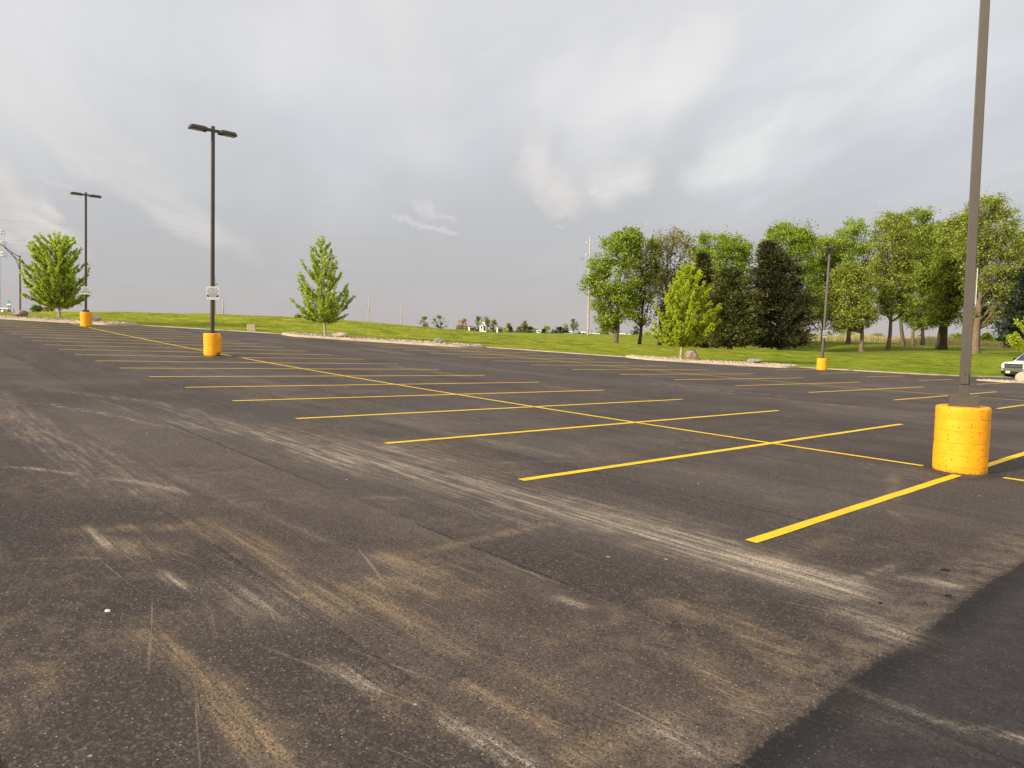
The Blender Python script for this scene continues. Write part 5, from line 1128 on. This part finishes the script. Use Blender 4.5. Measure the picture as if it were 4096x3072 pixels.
for Wp, rd, mt, lb in ((W1, .011, 'wire_grey', 'grey top power line from the left edge to the tall utility pole'), (W2, .017, 'wire_pale', 'pale power line, second from the top, sagging to the tall utility pole'), (W3, .017, 'wire_pale', 'pale power line, third from the top, sagging to the tall utility pole'), (W4, .017, 'wire_pale', 'lowest long pale power line sagging to the tall utility pole')):
    wire('power_line', [(x, y, yl(x)) for x, y in Wp], rd, MAT[mt], lb)
for Wp, lb in (([(17, 938), (130, 984), (260, 1030), (400, 1072), (535, 1085)], 'thin grey line dropping right from the top insulators at the left edge'), ([(18, 980), (130, 1025), (300, 1078), (430, 1102), (530, 1118)], 'thin grey line dropping right from the middle insulators at the left edge'), ([(22, 1024), (130, 1048), (300, 1092), (430, 1130), (545, 1150)], 'thin grey line dropping right from the lowest insulators at the left edge'), ([(10, 879), (100, 905), (250, 960), (420, 1010), (530, 1040)], 'faint grey line dropping right from above the insulators at the left edge')):
    wire('power_line', [(x, y, 100+(x/545)*90) for x, y in Wp], .009, MAT['wire_grey'], lb)

# brown road lamp with trussed arm
Y = 92; p0 = Vector(Pd(81, 1252, Y)); root = thing('road_lamp', p0, 'dark brown road lamp with a curved trussed arm at far left', 'street lamp')
def L_(x, y): return Vector(Pd(x, y, Y))-p0
for dx_ in (-2.4, 2.4): MB().tube([L_(81+dx_, 1262), L_(81+dx_*.8, 1150), L_(78.5+dx_*.6, 1022)], .055, 8).obj('post', MAT['pole_brown'], root)
MB().box(L_(79, 1024), (.2, .14, .12)).obj('cap', MAT['pole_brown'], root)
MB().tube([L_(76, 1027), L_(46, 1008), L_(17, 986), L_(8, 979), L_(-6, 975)], .045, 6).obj('upper_arm', MAT['dark_iron'], root)
MB().tube([L_(76, 1044), L_(60, 1029), L_(40, 1012), L_(17, 989)], .045, 6).obj('lower_arm', MAT['dark_iron'], root)
MB().tube([L_(77, 1078), L_(73, 1060), L_(66, 1043), L_(55, 1027), L_(42, 1013)], .035, 6).obj('curved_brace', MAT['dark_iron'], root)
MB().tube([L_(48, 1008), L_(48, 1019)], .05, 6).obj('strut', MAT['dark_iron'], root)
MB().box(L_(-12, 977), (.7, .3, .12), None, .03).obj('lamp_head', MAT['dark_iron'], root)

# small cart and green sign beyond the crest
Y = 100; p0 = Vector(Pd(28, 1252, Y)); root = thing('utility_cart', p0, 'small white-roofed cart showing above the crest at far left', 'cart'); k = Y/FPX
MB().box(Vector((0, 0, 18*k)), (41*k, 1.2, .10), None, .04).obj('roof', MAT['sign_white'], root)
MB().box(Vector((-9*k, 0, 7*k)), (13*k, 1.1, 8*k), None, .1).obj('body', MAT['truck_white'], root)
MB().box(Vector((2*k, 0, 1.5*k)), (38*k, 1.15, 4*k), None, .05).obj('chassis', MAT['brick'], root)
for xx, sl in ((-14, -1), (-2, 1.5), (17, 2.5)):
    for s in (-1, 1): MB().tube([Vector(((xx+sl)*k, s*.5, 2*k)), Vector((xx*k, s*.5, 18*k))], .035, 6).obj('roof_post', MAT['dark_iron'], root)
MB().box(Vector((6*k, 0, 6*k)), (1.6*k*3, 1.0, 7*k), None, .06).obj('seat', MAT['brick'], root)
for xx in (-13, 15):
    for s in (-1, 1): MB().tube([Vector((xx*k, s*.5, -1.5*k)), Vector((xx*k, s*.62, -1.5*k))], .22, 14).obj('wheel', MAT['rubber'], root)
Y = 106; p0 = Vector(Pd(37, 1252, Y)); k = Y/FPX; root = thing('road_sign', p0, 'small green sign with pale lower edge above the white cart roof', 'sign'); MB().box(Vector((0, 0, 43*k)), (12.5*k, .04, 11*k), None, .02).obj('green_panel', MAT['sign_green'], root); MB().box(Vector((-.5*k, 0, 34*k)), (14*k, .04, 5*k), None, .02).obj('pale_panel', MAT['sign_white'], root)
for s in (-1, 1): MB().tube([Vector((s*4*k, .06, -2)), Vector((s*4*k, .06, 44*k))], .04, 6).obj('post', MAT['dark_iron'], root)
# pale green pedestal box
p = Pd(2470, 1375, 77); b = MB().box((0, 0, .30), (.24, .24, .95), None, .02); root = thing('utility_pedestal', (p[0], 77, gq(p[0], 77)-.05), 'pale green utility pedestal touching the first big trunk', 'utility box'); b.obj('body', MAT['pedestal'], root); MB().box((0, 0, .79), (.27, .27, .05), None, .01).obj('cap', MAT['pedestal'], root)

# ------------------------------------------------------------------ far buildings
def house(x0, x1, ybase, yeave, yridge, Y, depth, label, roof='roof_grey', gable_front=True, windows=(), door=None, name='farmhouse', cat='house', wall='white_paint'):
    a = Pd(x0, ybase, Y); b = Pd(x1, ybase, Y); c = Pd(x0, yeave, Y); d = Pd((x0+x1)/2, yridge, Y); Wd = b[0]-a[0]; z0 = a[2]-1.0; root = thing(name, ((a[0]+b[0])/2, Y, z0), label, cat)
    he = c[2]-z0; hr = d[2]-z0; hw = Wd/2; wl = MB()
    if gable_front:
        pr = [(-hw, 0), (hw, 0), (hw, he), (0, hr), (-hw, he)]; n = 5
        wl.add([(x, 0, z) for x, z in pr]+[(x, depth, z) for x, z in pr], [(0, 1, 2, 3, 4), (9, 8, 7, 6, 5), (0, 5, 6, 1), (1, 6, 7, 2), (4, 9, 5, 0)])
        rf = MB(); ov = .25; t_ = .12
        for s in (-1, 1): rf.add([(0, -ov, hr), (0, depth+ov, hr), (s*(hw+ov), depth+ov, he-.1), (s*(hw+ov), -ov, he-.1), (0, -ov, hr+t_), (0, depth+ov, hr+t_), (s*(hw+ov), depth+ov, he-.1+t_), (s*(hw+ov), -ov, he-.1+t_)], [(0, 1, 2, 3), (4, 5, 6, 7), (0, 1, 5, 4), (1, 2, 6, 5), (2, 3, 7, 6), (3, 0, 4, 7)])
    else:
        wl.box((0, depth/2, he/2), (Wd, depth, he)); rf = MB(); ov = .3
        rf.add([(-hw-ov, -ov, he), (hw+ov, -ov, he), (hw+ov, depth+ov, he), (-hw-ov, depth+ov, he), (-hw-ov, depth/2, hr), (hw+ov, depth/2, hr)], [(0, 1, 5, 4), (2, 3, 4, 5), (1, 2, 5), (3, 0, 4), (0, 3, 2, 1)])
    wl.obj('wall', MAT[wall], root); rf.obj('roof', MAT[roof], root)
    for (wx, wz, ww, wh) in windows: MB().box((wx*hw, -.03, wz*he), (ww, .08, wh)).obj('window', MAT['glass_dark'], root)
    if door: MB().box((door[0]*hw, -.03, door[1]/2+1.0), (door[2], .08, door[1])).obj('door', MAT['glass_dark'], root)
    return root
house(1918, 1944, 1323, 1303, 1293, 320, 8, 'white two-storey farmhouse among far trees', windows=((-.4, .75, .6, 1.0), (.15, 1.0, .5, .9)), door=(.55, 2.1, .9))
house(1926, 1940, 1300, 1292, 1283, 326, 7, 'white steep gable rising behind the farmhouse', windows=((0, .85, .5, .6),), name='farmhouse_gable')
def openshed(x0, x1, ybase, yt0, yt1, Y, label):
    a = Pd(x0, ybase, Y); b = Pd(x1, ybase, Y); zt = Pd(x0, yt0, Y)[2]-a[2]+1.0; zt1 = Pd(x1, yt1, Y)[2]-a[2]+1.0; Wd = b[0]-a[0]; root = thing('open_shed', (a[0], Y, a[2]-1.0), label, 'shed')
    MB().box((Wd*.10, 2, zt/2), (Wd*.22, 4, zt)).obj('end_wall', MAT['white_paint'], root); MB().add([(0, -.3, zt), (Wd, -.3, zt1), (Wd, 4.3, zt1), (0, 4.3, zt), (0, -.3, zt+.3), (Wd, -.3, zt1+.3), (Wd, 4.3, zt1+.3), (0, 4.3, zt+.3)], [(0, 1, 2, 3), (4, 5, 6, 7), (0, 1, 5, 4), (1, 2, 6, 5), (2, 3, 7, 6), (3, 0, 4, 7)]).obj('roof', MAT['roof_dark'], root)
    MB().box((Wd*.95, .2, zt1/2), (.2, .2, zt1)).obj('post', MAT['roof_dark'], root); MB().box((Wd*.55, 3.6, zt1/2), (Wd*.8, .1, zt1)).obj('back_wall', MAT['roof_grey'], root)
openshed(1873, 1904, 1320, 1306, 1311, 310, 'dark open-fronted shed with a white end wall')
openshed(1986, 2013, 1326, 1308, 1314, 310, 'dark-roofed carport right of the farmhouse')
for (x0, x1, yb, ye, yr, lb) in [(2148, 2164, 1332, 1325, 1322, 'small boxy white shed on the skyline between dark shrubs'), (2262, 2292, 1336, 1329, 1325, 'low white building half hidden behind far shrubs'), (2326, 2340, 1339, 1331, 1327, 'small white building left of the tall utility pole foot'), (2352, 2371, 1339, 1334, 1331, 'low white trailer right of the tall utility pole foot'), (2378, 2398, 1341, 1336, 1333, 'pale peaked tent-like roof on the skyline'), (2440, 2462, 1343, 1339, 1337, 'low white shed left of the first big trunk'), (2476, 2500, 1343, 1337, 1333, 'long low white shed right of the first big trunk'), (2503, 2530, 1344, 1339, 1337, 'second low white shed between the first two trunks')]:
    house(x0, x1, yb, ye, yr, 330, 6, lb, roof='white_paint', gable_front=False, windows=((-.3, .9, .9, .5), (.3, .9, .9, .5)), name='farm_shed', cat='shed')
# wire fence behind the tree row
root = thing('wire_fence', on(3500, 124), 'thin wire fence between the tree row and the field', 'fence'); rp = root.location
prev = None
fpts = [(3395, 1341, 1362), (3498, 1338, 1363), (3560, 1341, 1365), (3625, 1343, 1367), (3684, 1344, 1369), (3741, 1345, 1371)]
for x, yt, yb in fpts:
    a = Vector(Pd(x, yb, 126))-rp; b = Vector(Pd(x, yt, 126))-rp; MB().tube([a-Vector((0, 0, .5)), b], .045, 6).obj('fence_post', MAT['fence_grey'], root)
for fz in (.12, .5, .9):
    mb = MB(); mb.tube([(Vector(Pd(x, yt+(yb-yt)*fz, 126))-rp) for x, yt, yb in fpts], .014, 4); mb.obj('fence_wire', MAT['fence_grey'], root)

# ------------------------------------------------------------------ white pickup truck
def truck():
    a = R_(24); hd = Vector((-math.cos(a), -math.sin(a), 0))         # heading: left and towards the camera
    side = Vector((0, 0, 1)).cross(hd)                                # its left side
    p = hit(4052, 1537); s = 1.0
    k_ = .90; cor = Vector(Pd(4104, 1516, 49.0)); cor.z = float(lotz(cor.x, 49.0))                      # front left corner
    org = cor-side*1.0*k_
    root = thing('pickup_truck', org, 'white pickup truck nose at the right frame edge', 'pickup truck'); root.rotation_euler = (0, 0, math.atan2(hd.y, hd.x)); root.scale = (k_, k_, k_)
    # local: x forward (0 at bumper, negative backwards), y to its left, z up
    hw = .98
    def loft(secs, mat, name, par=None):
        n = len(secs[0]); vs = [q for s_ in secs for q in s_]; fs = []
        for i in range(len(secs)-1):
            for j in range(n): fs.append((i*n+j, i*n+(j+1) % n, (i+1)*n+(j+1) % n, (i+1)*n+j))
        fs += [tuple(range(n)), tuple((len(secs)-1)*n+j for j in range(n))]; o = MB().add(vs, fs).obj(name, mat, par or root); bv = o.modifiers.new('b', 'BEVEL'); bv.width = .03; bv.segments = 2; bv.limit_method = 'ANGLE'; return o
    def sec(x, zb, zs, zt, w_, wt=None):
        wt = wt or w_*.9
        return [(x, -w_, zb), (x, w_, zb), (x, w_, zs), (x, wt, zt), (x, 0, zt+.03), (x, -wt, zt), (x, -w_, zs)]
    body = loft([sec(-.10, .62, 1.06, 1.10, .93), sec(-.35, .58, 1.12, 1.20, .98), sec(-.40, .58, 1.12, 1.215, .99), sec(-1.45, .60, 1.16, 1.27, .99), sec(-1.5, .42, 1.16, 1.275, .99), sec(-5.7, .45, 1.18, 1.28, .99)], MAT['truck_white'], 'body')
    cab = loft([[(-1.55, -.93, 1.26), (-1.55, .93, 1.26), (-1.56, .93, 1.27), (-1.56, 0, 1.29), (-1.56, -.93, 1.27)], [(-2.35, -.90, 1.26), (-2.35, .90, 1.26), (-2.35, .74, 1.84), (-2.35, 0, 1.90), (-2.35, -.74, 1.84)], [(-3.9, -.90, 1.26), (-3.9, .90, 1.26), (-3.9, .74, 1.86), (-3.9, 0, 1.92), (-3.9, -.74, 1.86)], [(-4.15, -.9, 1.26), (-4.15, .9, 1.26), (-4.15, .88, 1.28), (-4.15, 0, 1.3), (-4.15, -.88, 1.28)]], MAT['truck_white'], 'cab')
    MB().add([(-1.60, -.80, 1.31), (-1.60, .80, 1.31), (-2.27, .66, 1.81), (-2.27, -.66, 1.81), (-1.55, -.80, 1.33), (-1.55, .80, 1.33), (-2.22, .66, 1.83), (-2.22, -.66, 1.83)], [(0, 1, 2, 3), (4, 5, 6, 7), (0, 1, 5, 4), (1, 2, 6, 5), (2, 3, 7, 6), (3, 0, 4, 7)]).obj('windscreen', MAT['glass_dark'], cab)
    for s in (-1, 1):
        MB().add([(-1.95, s*.925, 1.31), (-3.9, s*.915, 1.31), (-3.75, s*.80, 1.74), (-2.45, s*.80, 1.74), (-1.95, s*.90, 1.31), (-3.9, s*.89, 1.31), (-3.75, s*.775, 1.74), (-2.45, s*.775, 1.74)], [(0, 1, 2, 3), (4, 5, 6, 7), (0, 1, 5, 4), (1, 2, 6, 5), (2, 3, 7, 6), (3, 0, 4, 7)]).obj('side_window', MAT['glass_dark'], cab)
        MB().box((-2.0, s*1.10, 1.42), (.12, .22, .22), None, .03).obj('mirror', MAT['black_plastic'], root)
    gr = MB().box((-.06, 0, .93), (.10, 1.34, .36), None, .02).obj('grille', MAT['black_plastic'], root)
    for zc in (.755, .93, 1.105): MB().box((-.02, 0, zc), (.09, 1.40, .035 if zc != .93 else .06), None, .01).obj('grille_bar', MAT['chrome'], gr)
    for zc in (.845, 1.02):
        for k in range(9): MB().box((-.005, -.60+.15*k, zc), (.045, .035, .12), None, .008).obj('grille_tooth', MAT['chrome'], gr)
    for s in (-1, 1):
        MB().add([(-.03, s*.68, 1.10), (-.03, s*.68, .97), (-.42, s*1.0, .99), (-.42, s*1.0, 1.12), (-.10, s*.68, 1.10), (-.10, s*.68, .97), (-.46, s*.94, .99), (-.46, s*.94, 1.12)], [(0, 1, 2, 3), (4, 5, 6, 7), (0, 1, 5, 4), (1, 2, 6, 5), (2, 3, 7, 6), (3, 0, 4, 7)]).obj('headlight', MAT['headlamp'], root)
        MB().add([(-.03, s*.68, .93), (-.03, s*.68, .85), (-.38, s*1.0, .86), (-.38, s*1.0, .95), (-.10, s*.68, .93), (-.10, s*.68, .85), (-.42, s*.94, .86), (-.42, s*.94, .95)], [(0, 1, 2, 3), (4, 5, 6, 7), (0, 1, 5, 4), (1, 2, 6, 5), (2, 3, 7, 6), (3, 0, 4, 7)]).obj('marker_light', MAT['headlamp'], root)
    bp = MB().add([(.10, -.62, .52), (.10, .62, .52), (-.14, .99, .50), (-.62, 1.01, .48), (-.62, 1.01, .76), (-.14, .99, .80), (.10, .62, .74), (.10, -.62, .74), (-.14, -.99, .80), (-.62, -1.01, .76), (-.62, -1.01, .48), (-.14, -.99, .50)],
                 [(0, 1, 6, 7), (1, 2, 5, 6), (2, 3, 4, 5), (0, 7, 8, 11), (11, 8, 9, 10), (7, 6, 5, 4, 9, 8), (0, 11, 10, 3, 2, 1), (3, 10, 9, 4)]).obj('bumper', MAT['chrome'], root)
    MB().add([(.09, -.66, .30), (.09, .66, .30), (-.14, .96, .30), (-.60, .98, .32), (-.60, .98, .50), (-.14, .97, .52), (.085, .64, .54), (.085, -.64, .54), (-.14, -.97, .52), (-.60, -.98, .50), (-.60, -.98, .32), (-.14, -.96, .30)],
             [(0, 1, 6, 7), (1, 2, 5, 6), (2, 3, 4, 5), (0, 7, 8, 11), (11, 8, 9, 10), (7, 6, 5, 4, 9, 8), (0, 11, 10, 3, 2, 1), (3, 10, 9, 4)]).obj('valance', MAT['black_plastic'], root)
    MB().box((.115, -.30, .46), (.02, .32, .17), None, .01).obj('number_plate', MAT['plate'], root)
    for s in (-1, 1): MB().tube([(.02, s*.80, .64), (-.10, s*.80, .64)], .075, 14).obj('fog_lamp', MAT['headlamp'], root)
    for xw in (-1.02, -4.55):
        for s in (-1, 1):
            MB().tube([(xw, s*.60, .40), (xw, s*.992, .40)], .47, 28).obj('wheel_arch', MAT['black_plastic'], root)
            wh = MB().tube([(xw, s*.70, .40), (xw, s*.74, .40), (xw, s*.97, .40), (xw, s*1.0, .40)], [.37, .40, .40, .37], 28).obj('wheel', MAT['rubber'], root)
            rm = MB().tube([(xw, s*.98, .40), (xw, s*1.008, .40)], [.26, .25], 24)
            rm.obj('rim', MAT['chrome'], wh); hb = MB()
            for k in range(6):
                an_ = k*math.pi/3; hb.tube([(xw+.09*math.cos(an_), s*1.012, .40+.09*math.sin(an_)), (xw+.21*math.cos(an_+.25), s*1.012, .40+.21*math.sin(an_+.25))], .028, 5)
            hb.obj('rim_slots', MAT['black_plastic'], wh)
truck()
scene.render.film_transparent = False
